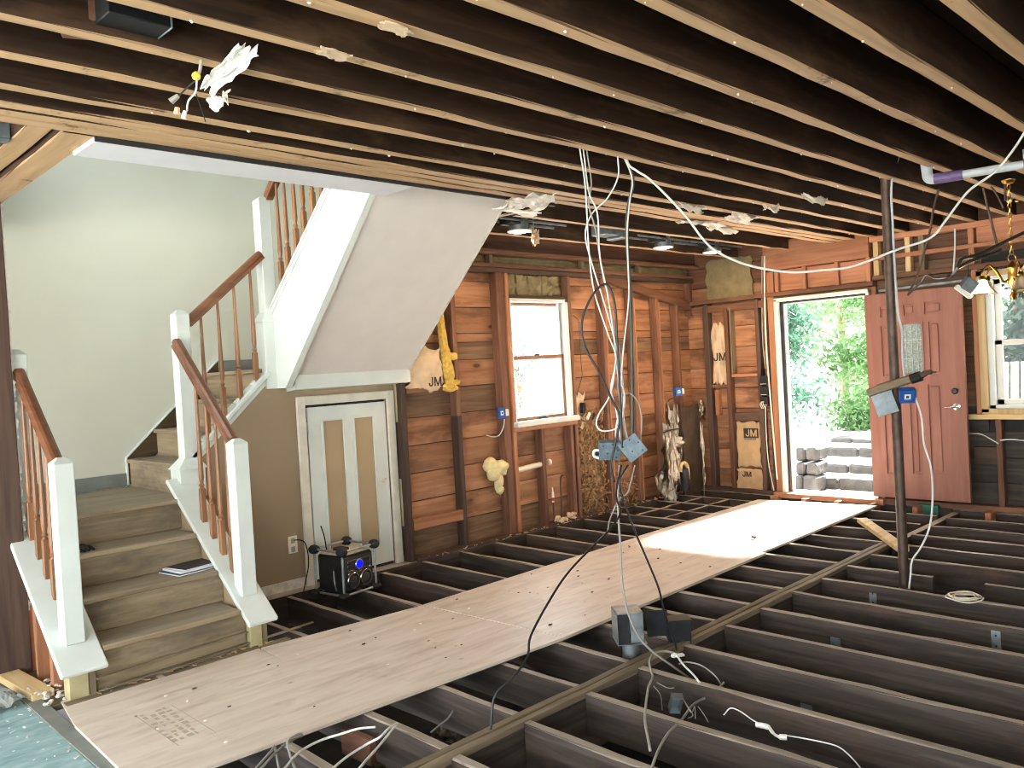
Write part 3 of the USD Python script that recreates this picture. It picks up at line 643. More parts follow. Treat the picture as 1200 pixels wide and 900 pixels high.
# ================================================================== STAIRCASE
st = T('staircase', 'white and oak staircase rising from bare wood treads around a landing', 'staircase', (1.8, 5.2, 0))
R1 = .2; nos = [4.68, 4.955, 5.24, 5.52]; zt = [.25, .45, .65, .85]
for k in range(4):
    put(st, 'riser', plank((1.41, nos[k] + .03, zt[k] - .2 - (.05 if k == 0 else 0)), (2.265, nos[k] + .05, zt[k] - .028), 0, 6, .001), 'tread_x')
    if k < 3: put(st, 'tread', plank((1.455, nos[k], zt[k] - .03), (2.23, nos[k + 1] + .05, zt[k]), 0, 8, .0012, .012), 'tread_x')
put(st, 'landing', cbox((1.31, nos[3], .82), (2.35, 6.69, .85), .012), 'tread_x')
ytop = lambda y: .25 + (y - 4.70) * .727        # top of the cap boards of the first flight
for sx0, sx1, c0, c1 in ((1.27, 1.40, 1.22, 1.45), (2.27, 2.38, 2.235, 2.425)):
    kw = [(4.74, 0), (5.66, 0), (5.66, ytop(5.66) - .03), (4.74, ytop(4.74) - .03)]
    if c0 > 2: put(st, 'knee_wall', prism(kw, 0, sx0, sx1), 'tan_panel')
    else:
        put(st, 'knee_wall', prism(kw, 0, 1.345, 1.40), 'tan_panel')
        for y in (4.93, 5.2, 5.42): put(st, 'cripple_stud', plank((1.27, y, 0), (1.345, y + .045, ytop(y) - .035), 2, 4, .003), 'redwood_z')
    put(st, 'cap_board', beam((( c0 + c1) / 2, 4.60, ytop(4.60) - .014), ((c0 + c1) / 2, 5.70, ytop(5.70) - .014), c1 - c0, .03, b=.008), 'white_trim')
    put(st, 'post_base', cat(cbox((sx0 + .005, 4.67, 0), (sx1 - .03, 4.76, .225), .003)), 'olive_paint')
    put(st, 'base_trim', cbox((sx1 - .028, 4.68, 0), (sx1 + .01, 4.78, .22), .003), 'greyplank_z')


def newel(cx, cy, z0, z1, w=.1, base=None):
    m = [cbox((cx - w / 2, cy - w / 2, z0), (cx + w / 2, cy + w / 2, z1 - .025), .005)]
    v = np.array([[a * w / 2 * s, b * w / 2 * s, h] for s, h in ((.98, 0), (.35, .028)) for a, b in ((-1, -1), (1, -1), (1, 1), (-1, 1))]) + [cx, cy, z1 - .026]
    m.append(trimesh.Trimesh(v).convex_hull)
    if base:
        x0, x1, y0, y1, b0, b1 = base
        m.append(cbox((x0, y0, b0), (x1, y1, b1 - .05), .003))
        v = np.array([[x0 - .012, y0 - .012, b1 - .05], [x1 + .012, y0 - .012, b1 - .05], [x1 + .012, y1 + .012, b1 - .05], [x0 - .012, y1 + .012, b1 - .05], [cx - w / 2 - .003, cy - w / 2 - .003, b1 + .02], [cx + w / 2, cy - w / 2 - .003, b1 + .02], [cx + w / 2, cy + w / 2, b1 + .02], [cx - w / 2 - .003, cy + w / 2, b1 + .02]])
        m.append(trimesh.Trimesh(v).convex_hull)
    put(st, 'newel_post', cat(*m), 'white_trim')


newel(1.335, 4.775, ytop(4.775) - .02, 1.262); newel(2.33, 4.805, ytop(4.8) - .02, 1.262)
newel(1.335, 5.50, ytop(5.5) - .02, 1.87)
newel(2.41, 5.71, 1.0, 2.13, base=(2.31, 2.49, 5.63, 5.79, .83, 1.08))
newel(3.10, 5.74, 1.66, 2.99, base=(3.02, 3.15, 5.67, 5.80, 1.545, 2.1))
H1 = lambda y: 1.22 + .81 * (y - 4.82)
H2 = lambda x: 2.055 + .867 * (x - 2.476)


def rail(p, q, ax):
    prof = Polygon([(-.028, -.033), (.028, -.033), (.024, -.012), (.031, .004), (.026, .026), (.012, .034), (-.012, .034), (-.026, .026), (-.031, .004), (-.024, -.012)])
    m = trimesh.creation.extrude_polygon(prof, 1.0, engine='earcut'); v = np.array(m.vertices); p, q = np.array(p), np.array(q); d = q - p
    s = np.cross(d, [0, 0, 1]); s /= np.linalg.norm(s); u = np.cross(s, d / np.linalg.norm(d))
    w = p + v[:, 2:3] * d + v[:, 0:1] * s + v[:, 1:2] * u
    put(st, 'handrail', (w, np.array(m.faces)), 'handrail_' + ax)


rail((2.33, 4.85, H1(4.85)), (2.355, 5.665, H1(5.665)), 'y'); rail((1.335, 4.82, H1(4.82)), (1.335, 5.455, H1(5.455)), 'y')
rail((2.46, 5.71, H2(2.46)), (3.05, 5.71, H2(3.05)), 'x')
SX = 3.10; s3 = lambda y: 2.07 + .86 * (5.78 - y)      # top edge of the upper stringer
rail((3.13, 5.69, s3(5.69) + .84), (3.13, 4.1, s3(4.1) + .84), 'y')


def baluster(x, y, z0, z1):
    h = z1 - z0; q = .185 * min(1, h / .8) + .05; r = .0155
    prof = [(.0165, q), (.012, q + .012), (.018, q + .022), (.011, q + .034), (.0125, q + .045), (.0175, q + .075), (.0165, q + .12), (.0145, q + .25), (.0115, h * .75), (.0095, h)]
    m = cat(cbox((x - .0175, y - .0175, z0), (x + .0175, y + .0175, z0 + q), .003), lathe([(a, b) for a, b in prof], (x, y, z0), 10))
    put(st, 'baluster', m, 'baluster', 35)


for y in (4.945, 5.075, 5.20, 5.33): baluster(2.325, y, ytop(y) - .02, H1(y) - .03)
for y in (5.02, 5.15, 5.28, 5.41): baluster(1.335, y, ytop(y) - .02, H1(y) - .03)
for x in (2.56, 2.69, 2.82, 2.955): baluster(x, 5.71, capz(x) - .01, H2(x) - .03)
for y in (5.56, 5.45, 5.32, 5.20, 5.07, 4.94, 4.81): baluster(3.13, y, s3(y) - .01, s3(y) + .815)
# second flight (climbs to the right behind the closet wall)
R2 = .2125
for k in range(4):
    nx = 2.33 + .22 * k; z = .85 + R2 * (k + 1)
    put(st, 'riser', plank((nx + .025, 5.74, z - R2 - .02), (nx + .045, 6.68, z - .028), 1, 6, .001), 'tread_y')
    put(st, 'tread', plank((nx, 5.74, z - .03), (nx + (.27 if k < 3 else 1.3), 6.68, z), 1, 6, .001, .012), 'tread_y')
put(st, 'stringer_cap', beam((2.42, 5.72, capz(2.42) - .005), (3.04, 5.72, capz(3.04) - .005), .12, .035, b=.006), 'white_trim')
put(st, 'stringer', prism([(2.42, capz(2.42) - .08), (3.06, capz(3.06) - .08), (3.06, capz(3.06) - .02), (2.42, capz(2.42) - .02)], 1, 5.69, 5.735), 'white_trim')
for x in (2.49, 2.625, 2.755, 2.89): put(st, 'fillet', beam((x + .02, 5.71, capz(x + .02) + .02), (x + .055, 5.71, capz(x + .055) + .02), .03, .03), 'white_trim')
sk = [(2.335, .85), (2.335, 1.07), (3.12, 1.80), (4.25, 1.80), (4.25, 1.60), (3.0, 1.5)]
put(st, 'skirt_board', prism(sk, 1, 6.68, 6.699), 'oak_skirt')
put(st, 'skirt_cap', cat(beam((2.335, 6.685, 1.075), (3.13, 6.685, 1.815), .024, .014), beam((2.335, 6.685, .86), (2.335, 6.685, 1.08), .024, .014, up=(1, 0, 0))), 'white_trim')
put(st, 'landing_baseboard', cbox((1.31, 6.68, .855), (2.33, 6.699, .955), .004), 'grey_base'); put(st, 'landing_baseboard', cbox((3.12, 6.675, 1.70), (4.25, 6.68, 1.80), .003), 'grey_base')
# third flight: outer stringer, soffit and treads overhead
put(st, 'stringer', prism([(5.78, 1.545), (5.55, 1.545), (3.87, 3.23), (3.87, s3(3.87)), (5.78, s3(5.78))], 0, SX, SX + .05), 'white_trim')
put(st, 'stringer_moulding', cat(beam((SX - .004, 5.78, s3(5.78) - .035), (SX - .004, 3.9, s3(3.9) - .035), .014, .03), beam((SX + .03, 5.78, s3(5.78) + .004), (SX + .03, 3.9, s3(3.9) + .004), .09, .02)), 'white_trim')
sf = lambda y: 1.60 + .925 * (5.60 - y)
put(st, 'soffit_panel', prism([(5.60, sf(5.6)), (3.87, sf(3.87)), (3.87, sf(3.87) + .04), (5.60, sf(5.6) + .04)], 0, SX + .05, 4.26), 'soffit_white')
put(st, 'soffit_drop', prism([(5.70, 1.515), (5.56, 1.53), (5.56, 1.66), (5.70, 1.66)], 0, 3.19, 4.27), 'white_trim')
jag = [(3.87, sf(3.87) - .006), (5.56, sf(5.56) - .006)] + [(y, sf(y) + .035 + rng.uniform(-.012, .012)) for y in np.arange(5.55, 3.88, -.05)]
put(st, 'torn_edge', prism(jag, 0, 4.26, 4.275), 'plaster_raw')
put(st, 'wall_stringer', prism([(5.70, 1.62), (3.87, sf(3.87) + .1), (3.87, sf(3.87) + .3), (5.72, 1.9)], 0, 4.2, 4.25), 'stud_y')
for k in range(6):
    y = 5.60 - .216 * k; z = 1.72 + .2 * (k + 1)
    put(st, 'tread', cbox((3.15, y - .23, z - .025), (4.2, y, z), .01), 'tread_x'); put(st, 'riser', cbox((3.15, y - .03, z - .2), (4.2, y - .012, z - .03), .003), 'tread_x')
put(st, 'floor_strip', plank((1.24, 4.60, .0), (2.5, 4.66, .022), 0, 8, .003), 'greyplank_x')

# ================================================================== THINGS ON AND ABOVE THE FLOOR
def sheet(name, poly, z0, z1, label, seed=0):
    t = T(name, label, 'plywood', (*np.mean(poly, 0), z0), 'plywood walkway')
    q = Polygon(poly).buffer(-.003).buffer(.003)
    put(t, 'face', prism(q, 2, z0 + .003, z1), 'plywood'); put(t, 'edge_plies', prism(Polygon(poly).buffer(.0005), 2, z0, z0 + .003), 'greyplank_x')


sheet('plywood_sheet', [(1.16, 3.385), (3.50, 3.252), (3.432, 4.485), (2.3, 4.60), (2.28, 4.312), (1.19, 4.318)], .002, .02, 'nearest plywood sheet of the walkway, grade stamp near its left end')
sheet('plywood_strip', [(1.19, 4.323), (2.275, 4.317), (2.295, 4.72), (1.24, 4.70)], .010, .019, 'narrow ripped plywood strip at the foot of the stairs')
sheet('plywood_sheet', [(3.505, 3.252), (5.955, 3.30), (5.945, 4.535), (3.437, 4.485)], .002, .022, 'middle plywood sheet of the walkway across the joists')
sheet('plywood_sheet', [(5.96, 3.335), (8.30, 3.36), (8.12, 4.56), (5.95, 4.55)], .003, .023, 'far plywood sheet ending at the bright doorway')
stamp = []
for i in range(9):
    y = 4.14 - i * .052
    for j in range(4):
        x = 1.435 + j * .036 - i * .002
        if rng.random() < .8: stamp.append(cbox((x, y, .0200), (x + rng.uniform(.012, .032), y + .02 + rng.uniform(0, .022), .0203), .0001))
stamp += [cbox((1.42, 3.67, .0200), (1.425, 4.17, .0203), .0001), cbox((1.59, 3.67, .0200), (1.594, 4.17, .0203), .0001)]
single('grade_stamp', cat(*stamp), 'stamp_ink', 'faded grey grade stamp printed on the near plywood sheet', 'stamp')
cr = []
for i in range(70):
    x, y = rng.uniform(1.4, 7.6), rng.uniform(3.4, 4.45)
    q_ = rng.uniform(.006, .022); cr.append(lump((x, y, .024 + q_ * .3), np.array([1, .8, .5]) * q_, i, .4, 1))
single('plaster_crumb', cat(*cr), 'chip', 'pale plaster crumbs scattered over the plywood walkway', 'debris', kind='stuff')
cr = [(lambda q_: lump((rng.uniform(1.4, 7.6), rng.uniform(3.4, 4.45), .024 + q_ * .25), np.array([1.6, .8, .4]) * q_, i, .4, 1))(rng.uniform(.006, .02)) for i in range(50)]
cr.append(lump((6.35, 3.62, .042), (.06, .045, .03), 5, .4, 1))
single('dark_crumb', cat(*cr), 'dark_chip', 'dark wood chips and dirt scattered over the plywood walkway', 'debris', kind='stuff')
cr = []
for i in range(90):
    x = rng.uniform(4.3, 8.4); cr.append(obox((x, 5.545 + rng.uniform(-.02, .04), .022 + rng.uniform(0, .02)), (rng.uniform(.01, .05), .008, .006), rng.uniform(0, 3), rng.uniform(-.4, .4)))
for i in range(60): cr.append(obox((rng.uniform(1.4, 2.4), rng.uniform(4.62, 4.7), .025), (rng.uniform(.01, .03), .006, .005), rng.uniform(0, 3)))
single('wood_debris', cat(*cr), 'kraft', 'splinters and plaster bits along the wall plates and stair foot', 'debris', kind='stuff')
lat = [beam((1.45, 4.66, .03), (2.62, 4.70, .045), .03, .008), beam((1.75, 4.63, .04), (2.75, 4.76, .03), .022, .007), beam((1.40, 4.64, .10), (2.25, 4.655, .12), .025, .01)]
for m, lb in zip(lat, ('thin lath splinter along the plywood edge by the stairs', 'long broken lath reaching past the right newel post', 'split lath leaning on the lowest stair riser')): single('lath_strip', m, 'greyplank_x', lb, 'lath', 'lath strips at the stair foot')

# loose lumber, wall end and studs at the far left
t = T('lumber_board', 'yellow pine board lying on the floor at the far left', 'board', (1.19, 4.9, 0))
put(t, 'board', beam((1.205, 4.87, .021), (1.165, 5.39, .021), .11, .04), 'pine_y')
t = T('wall_end', 'dark stripped wall end with crusted plaster edge at far left', 'wall end', (1.0, 5.42, 0))
ex = W(20, 500, y=5.40)[0]
for i, (xa, xb, m) in enumerate(((ex - .17, ex - .005, 'darkstud_z'), (ex - .36, ex - .18, 'darkstud_z'), (ex - .56, ex - .37, 'darkstud_z'))): put(t, 'board', plank((xa, 5.40, 0), (xb, 5.44, 2.9), 2, 10, .002), m)
put(t, 'post', plank((ex - .12, 5.44, 0), (ex - .03, 5.53, 2.9), 2, 6, .002), 'darkstud_z')
ee = np.array([[ex - .012, .35]] + [[ex + rng.uniform(-.008, .016), z] for z in np.arange(.36, 2.7, .02)] + [[ex - .012, 2.7]]); put(t, 'plaster_edge', prism(ee, 1, 5.41, 5.445), 'plaster_raw')
single('rubble', cat(*[lump((rng.uniform(1.16, 1.3), rng.uniform(4.72, 5.1), .01 + rng.uniform(0, .03)), np.array([1, 1, .6]) * rng.uniform(.01, .035), i, .5, 1) for i in range(70)]), 'plaster_raw', 'crumbled white plaster rubble beside the left newel base', 'debris', kind='stuff')
single('paint_flake', cat(*[obox((rng.uniform(.75, 1.15), rng.uniform(3.8, 4.9), .002), (rng.uniform(.006, .03), rng.uniform(.004, .012), .002), rng.uniform(0, 3), 0, 0, .0005) for i in range(50)]), 'chip', 'white flakes scattered on the teal painted floor', 'debris', kind='stuff')
single('cloth_scrap', crumple((1.0, 4.98, .04), (1, .2, .1), (-.2, 1, .1), .18, .26, .03, 4), 'grey_base', 'grey crumpled sheet lying under the left stair rail', 'scrap')

# support pipe with its taped branch, plate and box
px_, py_ = 5.79, 2.185
t = T('support_pipe', 'tall rusty iron pipe standing between the open floor joists', 'pipe', (px_, py_, -.85))
put(t, 'pipe', lathe([(.033, -.25), (.033, 1.0), (.0345, 1.01), (.0345, 1.06), (.033, 1.07), (.031, 2.9)], (px_, py_, 0), 18), 'iron', 40)
put(t, 'lower_pipe', lathe([(.036, -.86), (.036, -.2)], (px_, py_, 0), 16), 'iron', 40); put(t, 'painted_band', lathe([(.0375, -.16), (.0375, -.05)], (px_, py_, 0), 18), 'green_band', 40)
a, b = W(1018, 461, x=5.70), W(1078, 441, x=5.70)
t = T('wood_branch', 'broken wood stick strapped across the rusty pipe', 'stick', a)
put(t, 'stick', tube([a, a * .6 + b * .4 + [0, 0, .004], b], [.03, .036, .03, .027], 9, 5), 'greyplank_y')
c = W(1097, 436, x=5.70); put(t, 'torn_tip', tube([b, (b + c) / 2 + [0, 0, .012], c], [.02, .016, .006], 7, 5), 'darkstud_y'); put(t, 'tape_band', tube([b - (b - a) * .16, b + (b - a) * .02], .034, 10, 1, False), 'black_rubber')
a = W(1037, 473, x=5.68); single('wall_plate', obox(a, (.006, .14, .15), .1, 0, -.3), 'galv_dull', 'grey metal plate hanging behind the rusty pipe', 'plate')


def ebox(name, c, size, yaw, roll, label, face=True, nub=True):
    t = T(name, label, 'electrical box', c); R = trimesh.transformations.euler_matrix(roll, 0, yaw)[:3, :3]
    q = lambda lo, hi, b=.003: (lambda m: (m[0] @ R.T + c, m[1]))(cbox(lo, hi, b))
    w, d, h = size
    put(t, 'shell', cat(q((-w / 2, -d / 2, -h / 2), (w / 2, d / 2, -h / 2 + .004)), q((-w / 2, -d / 2, h / 2 - .004), (w / 2, d / 2, h / 2)), q((-w / 2, -d / 2, -h / 2), (-w / 2 + .004, d / 2, h / 2)), q((w / 2 - .004, -d / 2, -h / 2), (w / 2, d / 2, h / 2)), q((-w / 2, d / 2 - .004, -h / 2), (w / 2, d / 2, h / 2)), q((-w / 2, -d / 2 + .004, -h / 2), (w / 2, -d / 2 + .008, h / 2))), 'blue_box')
    if face:
        put(t, 'label_square', q((-w * .2, -d / 2 - .001, -h * .2), (w * .2, -d / 2 + .003, h * .2), .0004), 'white_label'); put(t, 'label_mark', q((-w * .09, -d / 2 - .0015, -h * .09), (w * .09, -d / 2 + .003, h * .09), .0003), 'ink')
    if nub: put(t, 'connector', q((w / 2, -d / 2, -h * .3), (w / 2 + .035, d / 2, h * .34), .006), 'pvc_white')


ebox('blue_box', W(587, 484, y=5.56), (.07, .06, .1), -.35, 0, 'blue electrical box on the stud left of the window')
ebox('blue_box', W(794, 459, y=5.56), (.09, .06, .1), -.35, 0, 'blue electrical box on a stud near the far corner')
ebox('blue_box', W(1063, 463, x=5.66), (.095, .05, .095), -1.1, .5, 'blue electrical box hanging from the rusty pipe', nub=False)

S = 'cables hanging through the room'


def cable(name, px, r, mat, label, group=None, sides=7, n=6):
    pts = [W(p[0], p[1], **{p[2]: p[3]}) if len(p) == 4 else np.array(p) for p in px]
    single(name, tube(pts, r, sides, n), mat, label, 'cable', group, smooth=True)


s1 = 6.34
H = lambda l, s=s1: [(x, y, 's', s) for x, y in l]
cable('cable', [np.array([3.40, 2.87, 2.93])] + H([(680, 178), (686, 220), (690, 290), (696, 340), (712, 390), (722, 420), (716, 455), (722, 480), (728, 520)]), .0045, 'cable_white', 'white cable, leftmost of the hanging bundle')
cable('cable', [np.array([3.42, 2.86, 2.93])] + H([(684, 178), (690, 225), (700, 250), (703, 300), (713, 350), (720, 400), (724, 440), (728, 470), (722, 500), (722, 522)], s1 + .02), .0045, 'cable_white', 'white cable in the middle of the hanging bundle, dropping straight to the left junction box')
cable('cable', [np.array([3.45, 2.85, 2.93])] + H([(688, 178), (693, 215), (690, 240), (698, 270), (706, 320), (718, 375), (727, 420), (724, 450), (730, 490), (735, 522)], s1 + .04), .0045, 'cable_grey', 'grey cable twisting around the middle of the hanging bundle')
cable('cable', [np.array([3.71, 2.85, 2.93])] + H([(724, 186), (724, 208), (712, 232), (694, 250), (686, 275), (694, 310), (708, 355), (722, 405), (730, 450), (731, 490), (736, 518)], s1 + .08), .0045, 'cable_white', 'white cable that sweeps left from its own hole before joining the bundle')
cable('cable', H([(722, 420), (716, 460), (702, 485), (699, 498), (706, 505), (722, 502), (729, 488), (732, 465), (726, 440)], s1 - .03), .0045, 'cable_white', 'white cable loop just above the two junction boxes')
cable('cable', H([(727, 464), (738, 461), (748, 472), (752, 490), (751, 512), (748, 530)], s1 + .05), .004, 'cable_grey', 'thin grey cable arching to the right of the bundle')
cable('cable', [np.array([3.83, 2.95, 2.9])] + H([(740, 206), (738, 235), (735, 270), (736, 310), (737, 345), (734, 380), (731, 405), (729, 430), (727, 462)], 6.75), .0045, 'cable_white', 'white cable beside the dark conduit right of the bundle')
cable('conduit', [np.array([3.86, 2.98, 2.9])] + H([(741, 205), (736, 245), (735, 280), (738, 330), (740, 390), (741, 450), (741, 515)], 6.85), .011, 'conduit_green', 'dark green grey flexible conduit hanging right of the bundle')
cable('cable', H([(729, 525), (727, 470), (725, 430), (723, 395), (722, 372), (719, 350), (712, 334), (703, 336), (692, 350), (683, 372), (682, 392), (688, 412), (702, 436), (716, 466), (726, 488), (722, 515), (716, 545), (720, 565)], s1 - .08), .0065, 'cable_black', 'thick black cable looping left and through the bundle')
cable('cable', [np.array([3.83, 2.86, 2.9])] + [(735, 189, 's', 6.69), (746, 200, 's', 6.68), (760, 209, 's', 6.67), (780, 228, 's', 6.66), (805, 255, 's', 6.64), (830, 287, 's', 6.62), (858, 304, 's', 6.6), (890, 314, 's', 6.58), (928, 319, 's', 6.56), (960, 317, 's', 6.55), (1000, 312, 's', 6.53), (1050, 293, 's', 6.5), (1090, 279, 's', 6.48), (1110, 256, 's', 6.47), (1135, 224, 's', 6.46), (1165, 202, 's', 6.45), (1190, 172, 's', 6.43), (1215, 130, 's', 6.42)], .0068, 'cable_white', 'long white cable swagging across the room under the ceiling joists')
cable('cable', [np.array([5.85, 2.1, 2.9])] + [(x, y, 's', 7.9) for x, y in [(1045, 214), (1046, 260), (1049, 320), (1052, 365), (1057, 390), (1058, 425), (1062, 452)]], .008, 'pvc_grey', 'grey cable running down beside the rusty pipe to the blue box')
cable('cable', [(x, y, 's', 7.85) for x, y in [(1073, 466), (1080, 490), (1083, 520), (1091, 548), (1093, 580), (1090, 615), (1080, 640), (1069, 657), (1067, 675), (1065, 690)]], .0065, 'cable_white', 'white cable dropping from the hanging blue box to the joists')
# from the junction boxes down to the floor
cable('cable', [(728, 545, 's', 6.3), (722, 580, 's', 6.2), (727, 600, 's', 6.1), (715, 620, 's', 6.0), (690, 645, 's', 5.8), (665, 672, 's', 5.6), (645, 702, 's', 5.4), (622, 745, 's', 5.2), (618, 770, 's', 5.1), (600, 795, 's', 5.0), (580, 815, 's', 4.95), (575, 855, 's', 4.9)], .0055, 'cable_black', 'dark cable crossing the plywood and dropping between the near joists')
cable('cable', [(726, 545, 's', 6.33), (724, 590, 's', 6.3), (727, 640, 's', 6.25), (729, 680, 's', 6.2), (735, 715, 's', 6.15), (748, 745, 's', 6.1), (764, 763, 's', 6.1), (790, 782, 's', 6.15), (815, 800, 's', 6.2)], .006, 'cable_grey', 'grey cable falling in front of the duct boot to the beam')
cable('cable', [(736, 545, 's', 6.36), (726, 565, 's', 6.34), (732, 590, 's', 6.34), (745, 625, 's', 6.34), (760, 660, 's', 6.34), (772, 690, 's', 6.35), (779, 720, 's', 6.36), (788, 745, 's', 6.37), (793, 762, 's', 6.37)], .006, 'cable_black', 'dark cable leaning right from the junction boxes to the beam')
cable('cable', [(744, 545, 's', 6.37), (740, 562, 's', 6.36), (735, 578, 's', 6.35), (726, 585, 's', 6.34), (716, 605, 's', 6.3), (712, 622, 's', 6.2)], .004, 'cable_grey', 'short grey cable crossing under the two junction boxes')
cable('cable', [(790, 765, 'z', .02), (778, 763, 'z', .02), (766, 766, 'z', .03), (761, 775, 'z', .03), (763, 787, 'z', .0), (765, 793, 'z', 0), (760, 805, 'z', .02), (757, 825, 'z', .06), (756, 845, 'z', .1), (760, 868, 'z', .1), (762, 880, 'z', .08)], .006, 'cable_grey', 'grey cable looping from the beam toward the camera over a joist')
cable('cable', [(762, 905, 'z', .02), (772, 878, 'z', .03), (784, 858, 'z', .0), (800, 842, 'z', -.02), (812, 826, 'z', -.05), (826, 818, 'z', -.06), (838, 816, 'z', -.06), (843, 806, 'z', -.04), (848, 800, 'z', -.05)], .0058, 'cable_grey', 'grey cable curling over the near joist right of the loop')
cable('cable', [(792, 766, 'z', .03), (800, 778, 'z', .02), (812, 790, 'z', .01), (820, 800, 'z', .0), (830, 812, 'z', -.1)], .0055, 'cable_white', 'short pale cable running from the beam clip down to a joist')
cable('cable', [(796, 778, 'z', -.02), (805, 776, 'z', .02), (822, 780, 'z', .03), (838, 792, 'z', .0), (847, 806, 'z', -.05)], .004, 'cable_grey', 'thin grey cable arching above the near joist')
cable('cable', [(848, 838, 'z', -.03), (856, 830, 'z', .0), (868, 834, 'z', .01), (884, 845, 'z', .0), (900, 852, 'z', -.03)], .003, 'cable_white', 'thin wire lying on the front joist face')
cable('cable', [(922, 862, 'z', -.02), (940, 865, 'z', -.02), (965, 870, 'z', -.02), (984, 876, 'z', -.02), (1000, 890, 'z', -.03), (1012, 905, 'z', -.05)], .003, 'cable_white', 'thin pale wire running along the joist near the bottom edge')
t = T('wire_connector', 'torn white cable strap caught on the front joist', 'connector', W(912, 855, z=-.02))
put(t, 'strap', tube([W(*q, z=-.02) for q in [(886, 849), (900, 852), (905, 858), (912, 863), (922, 864)]], [.012, .008, .006, .012], 7, 4), 'white_plastic')
for i, (l, lb, m) in enumerate([([(296, 905), (318, 880), (322, 876), (328, 905)], 'pale cable hoop nearest the lower left of the joists', 'cable_grey'), ([(302, 905), (325, 880), (345, 866), (354, 862), (350, 860), (338, 868), (338, 878), (347, 905)], 'grey cable looped twice beside the plywood edge', 'cable_grey'), ([(330, 905), (350, 882), (375, 868), (400, 860), (420, 854), (440, 852)], 'long pale cable bending over the near joists', 'cable_white'), ([(385, 905), (405, 888), (430, 872), (445, 864), (455, 854), (465, 848), (462, 852), (446, 872), (430, 890), (415, 908)], 'pale cable doubled back on itself over a near joist', 'cable_white')]):
    cable('cable', [(x, y, 'z', .05 + .02 * math.sin(k * 1.3 + i)) for k, (x, y) in enumerate(l)], .0055, m, lb)
cable('cable', [(537, 797 + 20, 'z', -.08), (528, 838, 'z', -.1), (515, 850, 'z', -.15), (505, 858, 'z', -.2)], .005, 'cable_grey', 'stub of old cable poking out of the near joist')

# the two steel junction boxes of the bundle
def jbox(c, size, yaw, pitch, roll, label):
    t = T('junction_box', label, 'junction box', c, 'junction boxes hanging from the cables'); R = trimesh.transformations.euler_matrix(roll, pitch, yaw)[:3, :3]; w, d, h = size
    q = lambda lo, hi, b=.002: (lambda m: (m[0] @ R.T + c, m[1]))(cbox(lo, hi, b))
    put(t, 'shell', cat(q((-w / 2, -d / 2, -h / 2), (w / 2, -d / 2 + .004, h / 2)), q((-w / 2, -d / 2, -h / 2), (-w / 2 + .003, d / 2, h / 2)), q((w / 2 - .003, -d / 2, -h / 2), (w / 2, d / 2, h / 2)), q((-w / 2, -d / 2, -h / 2), (w / 2, d / 2, -h / 2 + .003)), q((-w / 2, -d / 2, h / 2 - .003), (w / 2, d / 2, h / 2))), 'box_steel')
    for i in range(5): put(t, 'knockout', (lambda m: (m[0] @ R.T + c, m[1]))(lathe([(.001, -.0005), (.0045, -.0005), (.0045, .001), (.001, .001)], ((-.33, .1, .36, -.12, .3)[i] * w, -d / 2 - .001, (.3, .38, .05, -.12, -.35)[i] * h), 8, rot([1, 0, 0], 90))), 'dark_metal')


c1, c2 = W(714, 527, s=s1), W(741, 525, s=s1 - .05)
jbox(c1, (.115, .06, .1), -.75, .05, .2, 'grey steel junction box at left in the hanging cable bundle'); jbox(c2, (.115, .06, .115), -.75, -.6, -.15, 'tilted grey steel junction box at right in the hanging cable bundle')
t = T('cable_clamp', 'white and black clamp sticking out left of the junction boxes', 'clamp', W(698, 532, s=s1)); put(t, 'ring', tube([W(x, y, s=s1) for x, y in [(704, 528), (697, 528), (696, 534), (702, 537)]], .008, 8, 5), 'white_plastic'); put(t, 'core', tube([W(706, 531, s=s1), W(698, 532, s=s1)], .011, 8, 1, False), 'black_plastic')

# galvanised duct boot standing in the floor, dark block, straps, coil and small floor things
c = W(742, 762, s=6.5); bx = W(738, 732, s=6.45)
t = T('duct_boot', 'galvanised metal duct boot standing between the joists', 'duct', (bx[0], bx[1], -.2))
yw = -.72; R = rot([0, 0, 1], math.degrees(yw)); q = lambda lo, hi, b=.002: (lambda m: (m[0] @ R.T + bx, m[1]))(cbox(lo, hi, b))
put(t, 'box', cat(q((-.085, -.075, -.085), (-.08, .09, .085)), q((.06, -.06, -.085), (.065, .09, .085)), q((-.085, .085, -.085), (.065, .09, .085)), q((-.085, -.075, .08), (.065, .09, .085)), q((-.085, -.075, -.09), (.08, .09, -.085))), 'galv')
put(t, 'dark_liner', q((-.079, -.06, -.083), (-.014, .082, .079), .001), 'dark_metal'); put(t, 'folded_flap', q((-.01, -.068, -.08), (.06, -.064, .08)), 'galv'); put(t, 'round_collar', lathe([(.05, -.22), (.05, -.09), (.056, -.088)], (bx[0], bx[1] + .0, bx[2]), 18), 'galv', 40)  # dark block paints the shade inside the open left half of the boot
t = T('dark_duct_box', 'dark rusted duct box behind the galvanised boot', 'duct', W(792, 745, s=6.6)); c = W(795, 738, s=6.62); put(t, 'body', obox(c, (.12, .1, .13), -.72, 0, 0, .004), 'dark_metal'); put(t, 'lip', obox(c + [0, 0, .066], (.135, .115, .008), -.72), 'dark_metal')
c = W(771, 730, s=6.6); single('duct_scrap', obox(c + [.02, .02, -.01], (.12, .01, .15), -.72), 'dark_metal', 'dark metal panel between the boot and the beam', 'scrap')
